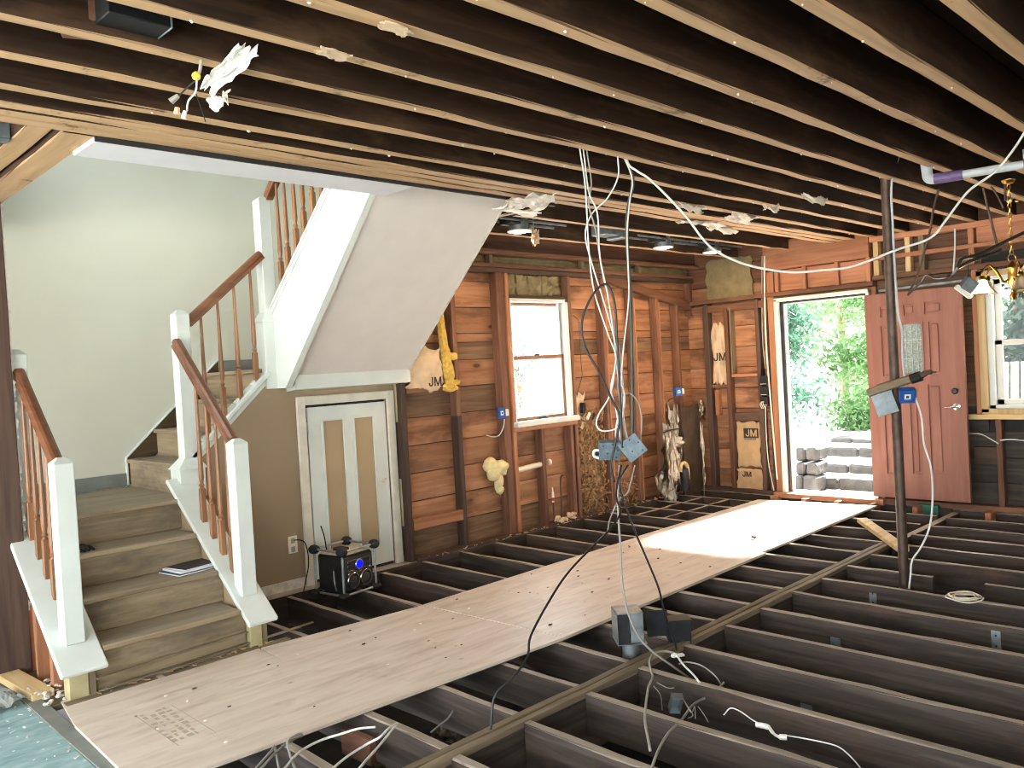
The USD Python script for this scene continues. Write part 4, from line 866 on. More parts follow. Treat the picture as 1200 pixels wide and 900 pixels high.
for (qx, qy0, qy1), k, lb in (((1023, 695, 711), 7, 'galvanised strap on the joist left of the pipe foot'), ((1167, 739, 763), 6, 'galvanised strap on the joist near the right picture edge')):
    x = 2.56 + .424 * k; p, p2 = W(qx, qy0, x=x), W(qx, qy1, x=x)
    t = T('metal_strap', lb, 'strap', p2, 'metal joist straps'); put(t, 'strap', cbox((x - .006, p[1] - .024, p2[2]), (x - .001, p[1] + .024, p[2]), .001), 'galv'); put(t, 'nail_head', cat(*[lathe([(.001, 0), (.006, 0), (.005, .003), (.001, .004)], (x - .005, p[1], p2[2] + d), 8, rot([0, 1, 0], -90)) for d in (.03, .09)]), 'dark_metal')
for (qx, qy), k, lb in (((808 + 172, 753), 5, 'small grey bracket on the joist face right of the beam'), ((946, 832), 3, 'small grey bracket low on the joist near the bottom')):
    x = 2.56 + .424 * k; p = W(qx, qy, x=x); single('metal_bracket', cbox((x - .012, p[1] - .03, p[2] - .04), (x - .002, p[1] + .03, p[2] + .03), .002), 'galv_dull', lb, 'bracket')
cc = W(1130, 700, z=.01); rg = []
for i in range(5):
    rr = .105 - .012 * i; rg.append(tube([cc + [rr * math.cos(a) + .01 * math.sin(i * 2.1), rr * math.sin(a), .008 * (i % 3) + .004 * math.sin(3 * a + i)] for a in np.linspace(0, 6.4, 20)], .0045, 6, 2))
single('cable_coil', cat(*rg), 'pvc_white', 'coil of pale cable lying on the joists right of the pipe', 'cable coil', smooth=True)
c = W(1150, 700, z=.0); 
single('wood_offcut', beam(np.array([7.50, 3.18, .03]), np.array([6.55, 2.47, .03]), .09, .04), 'pine_x', 'bright pine offcut lying across the joists beside the pipe', 'offcut')
t = T('metal_box', 'open galvanised outlet box on wires in the near joist bay', 'electrical box', W(792, 820, z=-.05)); c = W(791, 821, z=-.04)
R = trimesh.transformations.euler_matrix(.5, .1, -.7)[:3, :3]; q = lambda lo, hi: (lambda m: (m[0] @ R.T + c, m[1]))(cbox(lo, hi, .001))
put(t, 'shell', cat(q((-.027, .0, -.05), (.027, .004, .05)), q((-.027, -.035, -.05), (-.024, .004, .05)), q((.024, -.035, -.05), (.027, .004, .05)), q((-.027, -.035, .047), (.027, .004, .05)), q((-.027, -.035, -.05), (.027, .004, -.047))), 'galv')
for i, l in enumerate(([(770, 800), (782, 806), (790, 806)], [(766, 804), (774, 815), (776, 832)], [(800, 818), (806, 828), (812, 838), (806, 842)], [(802, 822), (810, 835), (814, 828), (815, 842)], [(818, 828), (824, 836), (830, 846)])): cable('wire', [(x, y, 'z', -.03) for x, y in l], .0022, 'cable_grey', ['short wire entering the top of the open outlet box', 'short wire hanging left of the open outlet box', 'curled wire right of the open outlet box', 'crossed wire right of the open outlet box', 'wire end with bent tip farthest from the outlet box'][i])
t = T('cable_clip', 'white cable clip on the beam beside the dark duct box', 'clip', W(790, 768, z=.02)); c = W(790, 768, z=.025); put(t, 'clip', cat(lump(c, (.045, .03, .025), 3, .3), obox(c + [.02, -.02, .0], (.05, .03, .012), -.5)), 'white_plastic')
for i, (x, y) in enumerate([(610, 795), (560, 850), (530, 860), (450, 890), (960, 845)]):
    c = W(x, y, z=-.35 if i else -.2); single('bay_scrap', crumple(c, (1, .3, .1), (-.3, 1, .2), .25 - .03 * i, .2, .04, 30 + i), 'greyplank_x', ['crumpled grey scrap in the bay beside the beam', 'grey scrap in the bay under the dark cable', 'old grey board piece deep in the near bay', 'grey scrap in the lowest left bay', 'dim scrap between the joists at right'][i], 'scrap')
t = T('orange_block', 'small orange wood block standing against the near joist', 'block', W(420, 872, z=-.05)); c = W(416, 868, z=-.06); put(t, 'block', obox(c + [.03, .02, -.04], (.04, .22, .12), .05, 0, 0, .004), 'stud_y')

# ================================================================== JOBSITE RADIO
ro = np.array([3.22, 5.12, .0]); ya = .16; Rr = rot([0, 0, 1], math.degrees(ya))
t = T('jobsite_radio', 'black jobsite radio in a metal roll cage with blue display', 'radio', ro)
g = lambda p: np.array(p) @ Rr.T + ro
q = lambda lo, hi, b=.004: (lambda m: (m[0] @ Rr.T + ro, m[1]))(cbox(lo, hi, b))
RW, RD, RH = .36, .34, .36
put(t, 'body', cat(q((.035, .03, .035), (RW - .035, RD - .03, RH - .06), .012)), 'black_plastic')
put(t, 'front_panel', q((.045, .022, .06), (RW - .045, .03, RH - .07), .003), 'black_plastic')
F = rot([1, 0, 0], 90); ring = lambda c, r, w: (lambda m: (m[0] @ Rr.T + ro, m[1]))(lathe([(r - w, 0), (r - w, .008), (r, .008), (r + w, .003), (r + w, 0)], c, 28, F))
for x in (.118, .242):
    sp = put(t, 'speaker', (lambda m: (m[0] @ Rr.T + ro, m[1]))(lathe([(.001, .0), (.02, .002), (.05, .006), (.052, 0)], (x, .022, .115), 24, F)), 'black_rubber', 40); put(sp, 'chrome_ring', ring((x, .018, .115), .055, .0055), 'chrome', 40)
dp = put(t, 'display', (lambda m: (m[0] @ Rr.T + ro, m[1]))(lathe([(.001, .004), (.03, .004), (.031, 0)], (.18, .020, .222), 26, F)), 'radio_blue'); put(dp, 'bezel', ring((.18, .020, .222), .036, .004), 'chrome', 40)
fr = [(.07, .262), (.29, .262), (.29, .19), (.225, .19), (.205, .172), (.155, .172), (.135, .19), (.07, .19), (.07, .262)]
put(t, 'trim_line', tube([g((a, .019, b)) for a, b in fr], .0025, 6, 1, False), 'chrome')
for x, z in ((.085, .24), (.27, .24), (.27, .21), (.085, .21)): put(t, 'button', q((x - .018, .016, z - .009), (x + .018, .024, z + .009), .004), 'black_rubber')
for x, z in ((.075, .165), (.285, .185)): put(t, 'screw', ring((x, .018, z), .007, .003), 'chrome')
put(t, 'top_tray', q((.05, .05, RH - .062), (RW - .05, RD - .05, RH - .045), .004), 'radio_tray'); put(t, 'carry_handle', cat(q((.09, .1, RH - .045), (.17, .2, RH - .015), .012)), 'black_rubber')
for x in (.02, RW - .02):
    for y in (.02, RD - .02):
        put(t, 'cage_post', tube([g((x, y, .02)), g((x, y, RH - .02))], .0095, 10, 1, False), 'galv', 40)
        for z in (.022, RH - .022): put(t, 'corner_bumper', (lambda m: (m[0] @ Rr.T + ro, m[1]))(lump((x, y, z), (.085, .085, .07 if z > .1 else .044), 1, .12)), 'black_rubber', 60)
for z in (.02, RH - .02):
    for y in (.02, RD - .02): put(t, 'cage_rail', tube([g((.05, y, z)), g((RW - .05, y, z))], .0085, 10, 1, False), 'galv', 40)
    for x in (.02, RW - .02): put(t, 'cage_rail', tube([g((x, .05, z)), g((x, RD - .05, z))], .0085, 10, 1, False), 'galv', 40)
put(t, 'side_handle', tube([g((.03, .11, .05)), g((.0, .09, .1)), g((.005, .10, .15)), g((.03, .13, .19))], .007, 8, 5), 'galv', 40)
put(t, 'side_vent', q((.028, .12, .14), (.036, .2, .22), .004), 'dark_metal'); put(t, 'antenna', tube([g((.08, .25, RH - .05)), g((.075, .26, RH + .06)), g((.055, .27, RH + .15))], .0045, 7, 4), 'black_rubber')
t = T('wall_outlet', 'white wall outlet with black plug left of the closet door', 'outlet', (3.16, 5.70, .35)); put(t, 'cover_plate', cbox((3.122, 5.692, .285), (3.198, 5.70, .415), .003), 'pvc_white')
put(t, 'socket', cbox((3.143, 5.690, .295), (3.177, 5.694, .335), .006), 'cable_grey'); put(t, 'socket', cbox((3.143, 5.690, .36), (3.177, 5.694, .40), .006), 'cable_grey')
cable('power_cord', [(3.17, 5.688, .383), (3.19, 5.645, .385), (3.225, 5.63, .36), (3.24, 5.62, .28), (3.225, 5.60, .18), (3.17, 5.56, .08), (3.13, 5.52, .02), (3.15, 5.47, -.03), (3.25, 5.46, -.04), (3.33, 5.42, .06)], .0045, 'black_rubber', 'black power cord from the wall outlet down to the radio')

# papers and glove on the stairs
pc = np.array([2.14, 5.14, .45])
for i, (w, h, th, yw, m, lb) in enumerate([(.30, .23, .010, .16, 'notebook_black', 'dark folder at the bottom of the stack on the second step'), (.28, .215, .012, .12, 'paper', 'white paper pad in the middle of the stack on the stairs'), (.26, .20, .006, .22, 'notebook_black', 'black covered notebook on top of the stack on the stairs')]):
    z = .4515 + (0, .0105, .0230)[i]; t = T('paper_stack' if i == 1 else 'notebook', lb, 'notebook' if i != 1 else 'paper pad', (pc[0], pc[1], z), 'papers on the stairs')
    c = pc + [.0 + .012 * i, .008 * i, 0]; c[2] = z + th / 2
    put(t, 'cover', obox(c, (w, h, th), yw, 0, 0, .001), m)
    if i != 1: put(t, 'pages', obox(c + [-.006, -.006, 0], (w - .004, h - .004, th * .6), yw, 0, 0, .0008), 'paper')
t = T('work_glove', 'dark glove with red trim on the third stair behind the newel', 'glove', (1.56, 5.42, .65)); put(t, 'palm', lump((1.56, 5.42, .668), (.13, .1, .04), 3, .25), 'black_rubber', 60); put(t, 'fingers', cat(*[tube([(1.56 + .02 * i, 5.38, .668), (1.575 + .022 * i, 5.33, .672), (1.58 + .025 * i, 5.295, .661)], [.012, .011, .008], 7, 4) for i in range(-1, 3)]), 'black_rubber', 60); put(t, 'trim', obox((1.53, 5.44, .69), (.05, .06, .018), .4, .2, 0, .006), 'red_plastic')

# ================================================================== THINGS IN THE WALLS
def kraft(name, label, c, u, v, w, h, mat, seed, text=(), amp=.012, cat_='insulation', jag=.06, group=None):
    """A kraft paper faced batt with flat print; u runs to the right as seen from the room, v up."""
    c, u, v = np.array(c, float), np.array(u, float), np.array(v, float); n = np.cross(u, v)
    t = T(name, label, cat_, c, group)
    put(t, 'facing', crumple(c, u, v, w, h, amp, seed, 16, .012, jag), mat, True)
    for txt, dx, dz, hh, boxed in text:
        m = meshkit.text_mesh(txt, hh, .0012, True); tv = np.array(m.vertices); tw = tv[:, 0].max()
        o = c + u * dx + v * dz + n * (amp + .004)
        put(t, 'lettering', (o + (tv[:, 0:1] - tw / 2) * u + (tv[:, 1:2] - hh / 2) * v + (tv[:, 2:3] + (.0016 if boxed else 0)) * n, np.array(m.faces)), mat if boxed else 'ink')
        if boxed:
            b = cbox((-tw / 2 - .02, -hh / 2 - .018, 0), (tw / 2 + .02, hh / 2 + .018, .0012), .0002)
            put(t, 'print_block', (o + b[0][:, 0:1] * u + b[0][:, 1:2] * v + b[0][:, 2:3] * n, b[1]), 'ink')
            bars = cat(*[cbox((-tw / 2 - .018 + i * .026, -hh / 2 - .034, 0), (-tw / 2 + .004 + i * .026, -hh / 2 - .026, .001), .0002) for i in range(int((tw + .03) / .026))])
            put(t, 'print_line', (o + bars[0][:, 0:1] * u + bars[0][:, 1:2] * v + bars[0][:, 2:3] * n, bars[1]), 'ink')
    return t


UR, VZ = np.array([0, -1.0, 0]), np.array([0, 0, 1.0])      # right on the door wall
UB = np.array([1.0, 0, 0])                                    # right on the window wall
kraft('kraft_batt', 'kraft paper batt with dark boxed JM print, low beside the front door', (8.635, 4.935, .56), UR, VZ, .30, .52, 'kraft', 11, [('JM', .045, .13, .075, True)])
kraft('kraft_batt', 'torn kraft paper batt below the boxed print, at the floor by the front door', (8.615, 4.93, .145), UR, VZ, .32, .24, 'kraft', 12, [('JM', -.03, .07, .06, False)], jag=.12)
t = kraft('kraft_batt', 'crumpled pale kraft batt with JM print in the far corner bay', (8.63, 5.255, 1.62), UR, VZ, .20, .74, 'kraft_pale', 13, [('JM', .02, -.03, .09, False)], amp=.03, jag=.15)
kraft('batt', 'olive insulation batt in the upper far corner of the room', (8.64, 5.09, 2.50), UR, VZ, .60, .46, 'batt_olive', 14, amp=.025)
for i, (x, w) in enumerate(((5.61, .15), (5.77, .16), (5.95, .19), (6.17, .24))): kraft('batt', ['first olive batt scrap above the window from the left', 'second olive batt scrap above the window from the left', 'third olive batt scrap above the window from the left', 'rightmost crumpled olive batt scrap above the window'][i], (x, 5.655, 2.395), UB, VZ, w, .2, 'batt_olive', 20 + i, amp=.02 if i < 3 else .05, jag=.1)
for i, (x, w) in enumerate(((4.8, .9), (5.95, 1.2), (7.1, .9), (8.15, 1.0))): kraft('batt', ['dark olive batt tucked under the rim board by the soffit', 'dark olive batt tucked under the rim board over the window', 'dark olive batt tucked under the rim board behind the hanging cables', 'dark olive batt tucked under the rim board near the far corner'][i], (x, 5.66, 2.625), UB, VZ, w, .085, 'batt_olive', 30 + i, amp=.015, jag=.1)
kraft('kraft_batt', 'crumpled pale kraft batt with partial JM print beside the stair soffit', (4.46, 5.60, 1.63), UB, VZ, .36, .36, 'kraft_pale', 41, [('JM', .06, -.11, .075, False)], amp=.05, jag=.2)
t = T('yellow_batt', 'yellow fibreglass batt strip hanging beside the stair soffit', 'insulation', (4.70, 5.62, 1.48)); put(t, 'fibre', tube([(4.69, 5.64, 2.16), (4.70, 5.63, 1.95), (4.705, 5.61, 1.75), (4.715, 5.60, 1.58), (4.73, 5.60, 1.46)], [.035, .04, .05, .06, .05], 9, 5), 'batt_yellow'); put(t, 'loose_tuft', cat(lump((4.78, 5.59, 1.73), (.1, .06, .07), 4, .5), lump((4.72, 5.59, 1.46), (.16, .08, .09), 5, .5), lump((4.80, 5.59, 1.5), (.08, .04, .05), 6, .5)), 'batt_yellow')
c = W(582, 553, y=5.63)
t = T('spray_foam', 'lumpy cream spray foam clump on the boards left of the window', 'foam', c); put(t, 'foam', cat(*[lump(c + np.array(o), sz_, 50 + i, .35) for i, (o, sz_) in enumerate([((-.06, .02, .07), (.17, .1, .15)), ((.05, 0, .04), (.2, .12, .14)), ((-.04, 0, -.01), (.16, .1, .14)), ((.02, 0, -.1), (.1, .08, .16)), ((.03, 0, -.17), (.09, .07, .09)), ((.1, .01, 0), (.1, .08, .1))])]), 'foam', 60)
t = T('drain_pipe', 'white plastic drain pipe running between the cripple studs under the window', 'pipe', (5.7, 5.64, .62)); put(t, 'pipe', tube([(5.50, 5.64, .615), (5.89, 5.64, .635)], .027, 16, 1, False), 'pvc_white', 40); put(t, 'stub', lathe([(.034, 0), (.034, .03)], (5.975, 5.64, .64), 12, rot([0, 1, 0], 90)), 'pvc_white', 40)
p = [W(x, y, y=5.6) for x, y in [(658, 616), (658, 590), (657, 565), (658, 558), (660, 557)]]; single('copper_pipe', tube(p, .009, 8, 4), 'iron', 'thin dark pipe rising from the floor under the window', 'pipe', smooth=True)
c = W(648, 583, y=5.62); t = T('valve', 'white valve with red tag in the bay under the window', 'valve', c); put(t, 'body', lathe([(.012, -.05), (.014, .0), (.014, .05), (.006, .06), (.006, .1)], c, 12), 'white_plastic', 40); put(t, 'red_tag', lathe([(.0155, -.03), (.0155, .0)], c, 12), 'red_plastic', 40); put(t, 'lower_pipe', tube([c - [0, 0, .05], c - [.0, 0, .3]], .008, 8, 1, False), 'iron')
# shredded debris packed in the bay right of the window
g1 = np.random.default_rng(5); ms = []
for i in range(420):
    x, z = g1.uniform(6.44, 6.89), g1.beta(1.1, 1.5) * 1.12 + .03
    ms.append(obox((x, 5.665 - g1.uniform(0, .05), z), (g1.uniform(.02, .09), g1.uniform(.004, .03), g1.uniform(.004, .012)), g1.uniform(-.8, .8), g1.uniform(-1.5, 1.5), g1.uniform(0, 3), .001))
single('shredded_fill', cat(*ms, lump((6.67, 5.69, .5), (.42, .06, 1.1), 3, .2)), 'shred', 'shredded brown insulation debris packed in the bay right of the window', 'debris', kind='stuff')
ms = [obox((g1.uniform(7.02, 7.4), 5.66 - g1.uniform(0, .04), g1.beta(1, 2) * .9 + .03), (g1.uniform(.02, .08), .01, .008), g1.uniform(-.8, .8), g1.uniform(-1.5, 1.5), g1.uniform(0, 3), .001) for i in range(110)]
single('shredded_fill', cat(*ms), 'shred', 'loose shredded debris in the bay behind the junction boxes', 'debris', kind='stuff')
ms = [lump((g1.uniform(6.0, 6.3), 5.60, .03 + g1.uniform(0, .06)), np.array([1, .7, .6]) * g1.uniform(.03, .08), i, .5, 1) for i in range(24)]
single('plaster_pile', cat(*ms), 'kraft_pale', 'small pile of pale curled shavings on the plate under the window', 'debris', kind='stuff')
c = W(683, 478, y=5.63); t = T('old_switch', 'old switch scrap on torn board right of the window', 'switch', c); put(t, 'torn_board', crumple(c + [-.05, .03, -.03], UB, VZ, .22, .34, .02, 8, jag=.2), 'kraft_pale'); put(t, 'body', obox(c, (.06, .04, .11), .2, .1, 0), 'black_plastic'); put(t, 'tab', obox(c + [.07, -.01, -.09], (.09, .02, .035), .2, -.7, 0), 'white_plastic')
c = W(695, 488, y=5.63); single('old_switch_piece', obox(c, (.09, .02, .035), .2, -.7, 0), 'black_plastic', 'small black plastic piece right of the old switch scrap', 'scrap')
cable('wire', [(x, y, 'y', 5.6) for x, y in [(672, 370), (678, 376), (679, 395), (681, 425), (682, 440), (678, 455), (676, 465)]], .003, 'cable_black', 'thin dark wire on the boards right of the window')
cable('wire', [(591, 491, 'y', 5.56), (590, 500, 'y', 5.56), (585, 510, 'y', 5.6), (578, 512, 'y', 5.66), (570, 510, 'y', 5.68)], .005, 'cable_white', 'short white wire below the blue box left of the window')
cable('wire', [(790, 466, 'y', 5.55), (783, 470, 'y', 5.58), (782, 478, 'y', 5.62), (785, 486, 'y', 5.62), (789, 494, 'y', 5.58)], .006, 'cable_black', 'black wire curving from the blue box to the foil duct')
# foil and duct in the far corner
t = T('foil_duct', 'crumpled silver foil duct hanging at the far corner of the window wall', 'duct', (7.9, 5.5, .2))
put(t, 'foil', crumple(W(786, 545, y=5.50), UB, VZ + np.array([.0, -.05, 0]), .40, .85, .10, 65, 26, .002, .3), 'foil'); put(t, 'inner_foil', crumple(W(792, 515, y=5.56), UB, VZ, .2, .75, .07, 66, 22, .002, .3), 'foil'); 
put(t, 'torn_flap', crumple(W(788, 530, y=5.38), UB + [0, .1, 0], VZ + [-.08, 0, 0], .26, .66, .06, 61, jag=.25), 'foil'); put(t, 'strap', tube([W(x, y, y=5.33) for x, y in [(778, 507), (787, 504), (797, 503), (801, 510), (800, 516)]], .008, 6, 4), 'black_rubber')
t = T('insulation_sheet', 'dull silver foil faced board leaning in the far corner', 'insulation', (8.4, 5.5, 0)); put(t, 'board', crumple(W(813, 530, y=5.54), UB, VZ, .42, 1.12, .012, 62, jag=.06, thick=.014), 'foil_dull'); put(t, 'torn_tape', crumple(W(823, 480, y=5.5), UB, VZ, .14, .22, .03, 63, jag=.3), 'foil'); put(t, 'edge_foil', crumple(W(824, 540, y=5.5), UB, VZ, .06, .75, .02, 64, jag=.4), 'foil')
c = W(801, 549, y=5.42); t = T('elbow_pipe', 'dark pipe elbow with orange collar standing before the foil duct', 'pipe', c); put(t, 'elbow', tube([c, c + [.0, -.0, -.08], c + [.01, 0, -.25]], [.055, .06, .055], 14, 4), 'black_plastic', 40); put(t, 'collar', tube([c + [-.07, 0, -.03], c + [-.04, 0, .05], c + [.03, 0, .06], c + [.08, 0, .0], c + [.08, 0, -.13]], .022, 8, 4), 'pine_z', 40)
# conduit and cables beside the doorway
cable('conduit', [(896, 300, 'x', 8.56), (896, 330, 'x', 8.56), (897, 380, 'x', 8.56), (899, 420, 'x', 8.56), (904, 480, 'x', 8.56), (909, 540, 'x', 8.56), (911, 562, 'x', 8.56)], .011, 'pvc_white', 'straight cream conduit beside the doorway from ceiling to plate')
cable('cable', [(893, 300, 'x', 8.6), (893, 360, 'x', 8.6), (894, 400, 'x', 8.6), (897, 432, 'x', 8.6)], .008, 'cable_grey', 'grey cable dropping to the black switch boxes by the doorway')
cable('cable', [(897, 475, 'x', 8.6), (898, 510, 'x', 8.6), (901, 545, 'x', 8.6), (907, 575, 'x', 8.58)], .006, 'cable_white', 'pale cable from the black switch boxes down to the floor')
for i, z in enumerate((1.30, 1.18, 1.06)):
    t = T('switch_box', ['black switch box by the doorway, topmost of three', 'black switch box by the doorway, middle of three', 'black switch box by the doorway, lowest of three with loose wires'][i], 'switch box', (8.56, 4.655, z)); put(t, 'shell', cbox((8.53, 4.61, z - .055), (8.60, 4.70, z + .05), .004), 'black_plastic')
    put(t, 'clip', cbox((8.525, 4.62, z - .045), (8.531, 4.69, z - .04), .001), 'white_label')
    if i == 2: put(t, 'loose_wires', cat(*[tube([(8.53, 4.66 + .01 * k, z), (8.50, 4.65 + .02 * k, z - .03), (8.52, 4.64 + .02 * k, z - .08)], .004, 6, 4) for k in range(3)]), 'white_plastic')
cable('wire', [(1135, 508 + 0, 'x', 8.56), (1150, 509, 'x', 8.56), (1165, 517, 'x', 8.56), (1170, 520, 'x', 8.56)], .006, 'cable_white', 'pale wire on the dark boards under the right window')
cable('wire', [(1172, 516, 'x', 8.56), (1186, 515, 'x', 8.56), (1205, 517, 'x', 8.56)], .006, 'cable_white', 'straight pale wire right of the stud under the right window')
t = T('green_strap', 'green painted metal piece on the sill under the front door', 'strap', (8.5, 2.9, -.1)); put(t, 'plate', cbox((8.50, 2.86, -.1), (8.56, 3.05, .03), .004), 'green_band')
t = T('door_head_trim', 'pale metal strip above the open front door', 'trim', (8.5, 3.0, 2.2)); put(t, 'strip', beam(W(1030, 341, x=8.46), W(1128, 329, x=8.46), .03, .025), 'galv_dull')

# ================================================================== CEILING FIXTURES
def can(x, y, lit, label):
    t = T('recessed_light', label, 'light', (x, y, CEIL - .03), 'recessed can lights' if lit else None)
    put(t, 'housing', cat(obox((x - .03, y, CEIL + .09), (.26, .13, .12), 0, 0, 0, .004)), 'dark_metal'); put(t, 'can', lathe([(.06, .1), (.075, .1), (.082, -.01), (.074, -.01), (.06, .08)], (x, y, CEIL), 20), 'galv', 40)
    put(t, 'bracket_tab', obox((x + .12, y - .02, CEIL + .04), (.05, .03, .12), .3), 'galv'); put(t, 'hanger_bar', cat(beam((x - .5, y - .07, CEIL + .06), (x + .5, y - .07, CEIL + .06), .006, .02), beam((x - .5, y + .07, CEIL + .06), (x + .5, y + .07, CEIL + .06), .006, .02)), 'galv_dull')
    put(t, 'trim_ring', lathe([(.072, -.012), (.098, -.02), (.1, -.012), (.072, -.006)], (x, y, CEIL), 28), 'white_plastic', 40)
    if lit:
        dl = UsdLux.DiskLight.Define(stage, t.path + '/lamp'); dl.CreateRadiusAttr(.08); dl.CreateIntensityAttr(CAN); dl.CreateColorAttr(Gf.Vec3f(1, .66, .36)); dl.AddTranslateOp().Set(Gf.Vec3d(0, 0, -.012))
    if lit: put(t, 'lens', lathe([(.001, -.032), (.05, -.030), (.086, -.018), (.086, -.014), (.001, -.014)], (x, y, CEIL), 28), 'lamp_glow')


can(4.82, 4.72, True, 'lit recessed can light nearest the stair soffit'); can(6.88, 4.76, True, 'lit recessed can light right of the hanging cables'); can(7.74, 4.74, True, 'lit recessed can light nearest the far corner')
t = T('ceiling_can', 'unlit metal can housing between joists behind the hanging cables', 'light housing', (5.98, 4.72, CEIL)); put(t, 'housing', obox((5.98, 4.72, CEIL + .09), (.3, .16, .13), 0, 0, 0, .004), 'galv_dull'); put(t, 'flange', obox((6.08, 4.70, CEIL + .01), (.1, .18, .02), .1), 'galv')
t = T('junction_bracket', 'paper and metal bracket dangling under the first lit can', 'bracket', (4.85, 4.65, 2.6)); put(t, 'torn_paper', crumple((4.90, 4.62, 2.64), (1, .3, .2), (.1, .1, 1), .12, .12, .03, 71, jag=.3), 'kraft_pale')
# grey drain pipe under the right joists
a, b2 = W(1088, 211, z=2.64), W(1230, 188, z=2.64)
t = T('drain_line', 'grey plastic drain line with purple primer under the right ceiling joists', 'pipe', b2)
put(t, 'pipe', tube([a + (b2 - a) * .06, b2], .026, 16, 1, False), 'pvc_grey', 40); put(t, 'elbow', tube([a + [0.02, .02, .14], a + [.01, .01, .06], a + [0, 0, .015], a + (b2 - a) * .05, a + (b2 - a) * .12], .032, 16, 5), 'pvc_grey', 40)
put(t, 'primer_stain', tube([a + (b2 - a) * .05, a + (b2 - a) * .30], .0335, 16, 1, False), 'primer_purple', 40); k = a + (b2 - a) * .80; put(t, 'rubber_band', tube([k, k + (b2 - a) * .05], .031, 16, 1, False), 'black_rubber', 40)
put(t, 'hanger', tube([k + [0, 0, .09], k + [0, 0, .03]], .004, 6, 1, False), 'galv')
# dark straps and rods at the upper right
rods = [([(1100, 222, 's', 7.6), (1094, 245, 's', 7.7), (1090, 270, 's', 7.9), (1083, 295, 's', 8.0), (1076, 320, 's', 8.1), (1064, 346, 's', 8.2)], .008, 'dark thin strap hanging left below the drain line'), ([(1152, 220, 's', 8.6), (1158, 245, 's', 8.6), (1163, 265, 's', 8.6), (1169, 290, 's', 8.6)], .009, 'dark strap hanging below the middle of the drain line'), ([(1157, 213, 's', 8.6), (1168, 228, 's', 8.6), (1176, 244, 's', 8.6)], .007, 'dark slanting strap below the drain line'), ([(1178, 212, 's', 8.6), (1178, 235, 's', 8.6)], .008, 'short dark strap right of the slanting one')]
for l, r, lb in rods: cable('strap', l, r, 'iron', lb)
cable('black_cable', [(1205, 270, 's', 7.7), (1180, 282, 's', 7.7), (1150, 297, 's', 7.7), (1132, 302, 's', 7.7), (1126, 305, 's', 7.7), (1123, 312, 's', 7.7), (1124, 313, 's', 7.7), (1140, 305, 's', 7.7), (1165, 297, 's', 7.7), (1173, 292, 's', 7.7)], .011, 'cable_black', 'doubled black cable reaching left toward the small grey box')
cable('black_cable', [(1123, 312, 's', 7.7), (1118, 320, 's', 9.4), (1108, 325, 's', 9.6), (1096, 326, 's', 10.0), (1086, 322, 's', 10.3), (1080, 330, 's', 10.6), (1066, 344, 's', 10.9)], .009, 'cable_black', 'black cable sagging above the open front door')
cable('cable', [(1119, 268, 'x', 8.54), (1119, 290, 'x', 8.54), (1118, 310, 'x', 8.54), (1117, 322, 'x', 8.54)], .008, 'cable_white', 'white cable stapled down the header above the front door')
c = W(1135, 334, s=8.3); t = T('grey_box', 'small grey metal box with white bracket hanging left of the lit lamp shade', 'electrical box', c)
put(t, 'box', obox(c, (.09, .06, .09), -.8, .6, .2, .004), 'galv_dull'); put(t, 'bracket', obox(c + [-.02, .03, -.045], (.13, .04, .03), -.8, .7, .1, .003), 'white_plastic'); put(t, 'wire', tube([c + [0, 0, .04], c + [.01, 0, .12], c + [.02, -.02, .22]], .004, 6, 4), 'cable_black')
# chandelier
cx, cy = W(1187, 330, s=8.3)[:2]; cz = lambda row: W(1187, row, s=8.3)[2]
t = T('chandelier', 'brass chandelier on a chain with frosted bell shades before the right window', 'chandelier', (cx, cy, cz(350)))
prof = [(.001, cz(352)), (.012, cz(350)), (.022, cz(346)), (.012, cz(342)), (.02, cz(338)), (.034, cz(332)), (.03, cz(322)), (.026, cz(316)), (.032, cz(313)), (.02, cz(309)), (.008, cz(306))]
put(t, 'column', lathe(prof, (cx, cy, 0), 20), 'brass', 40)
put(t, 'ring', tube([(cx + .028 * math.cos(a_) * .7, cy - .028 * math.cos(a_) * .7, cz(302) + .026 * math.sin(a_)) for a_ in np.linspace(0, 6.29, 16)], .004, 6, 1), 'brass', 40)
zt0, zt1 = cz(298) + .0, CEIL; nl = 16
for i in range(nl):
    z = zt0 + (zt1 - zt0) * (i + .5) / nl; hl = (zt1 - zt0) / nl * .62; d = (1, 0) if i % 2 else (0, 1)
    put(t, 'chain_link', tube([(cx + .011 * math.cos(a_) * d[0], cy + .011 * math.cos(a_) * d[1], z + hl * math.sin(a_)) for a_ in np.linspace(0, 6.29, 11)], .0028, 5, 1), 'brass')
put(t, 'canopy', lathe([(.001, CEIL - .03), (.03, CEIL - .025), (.045, CEIL - .005), (.045, CEIL + .0)], (cx, cy, 0), 18), 'brass', 40)
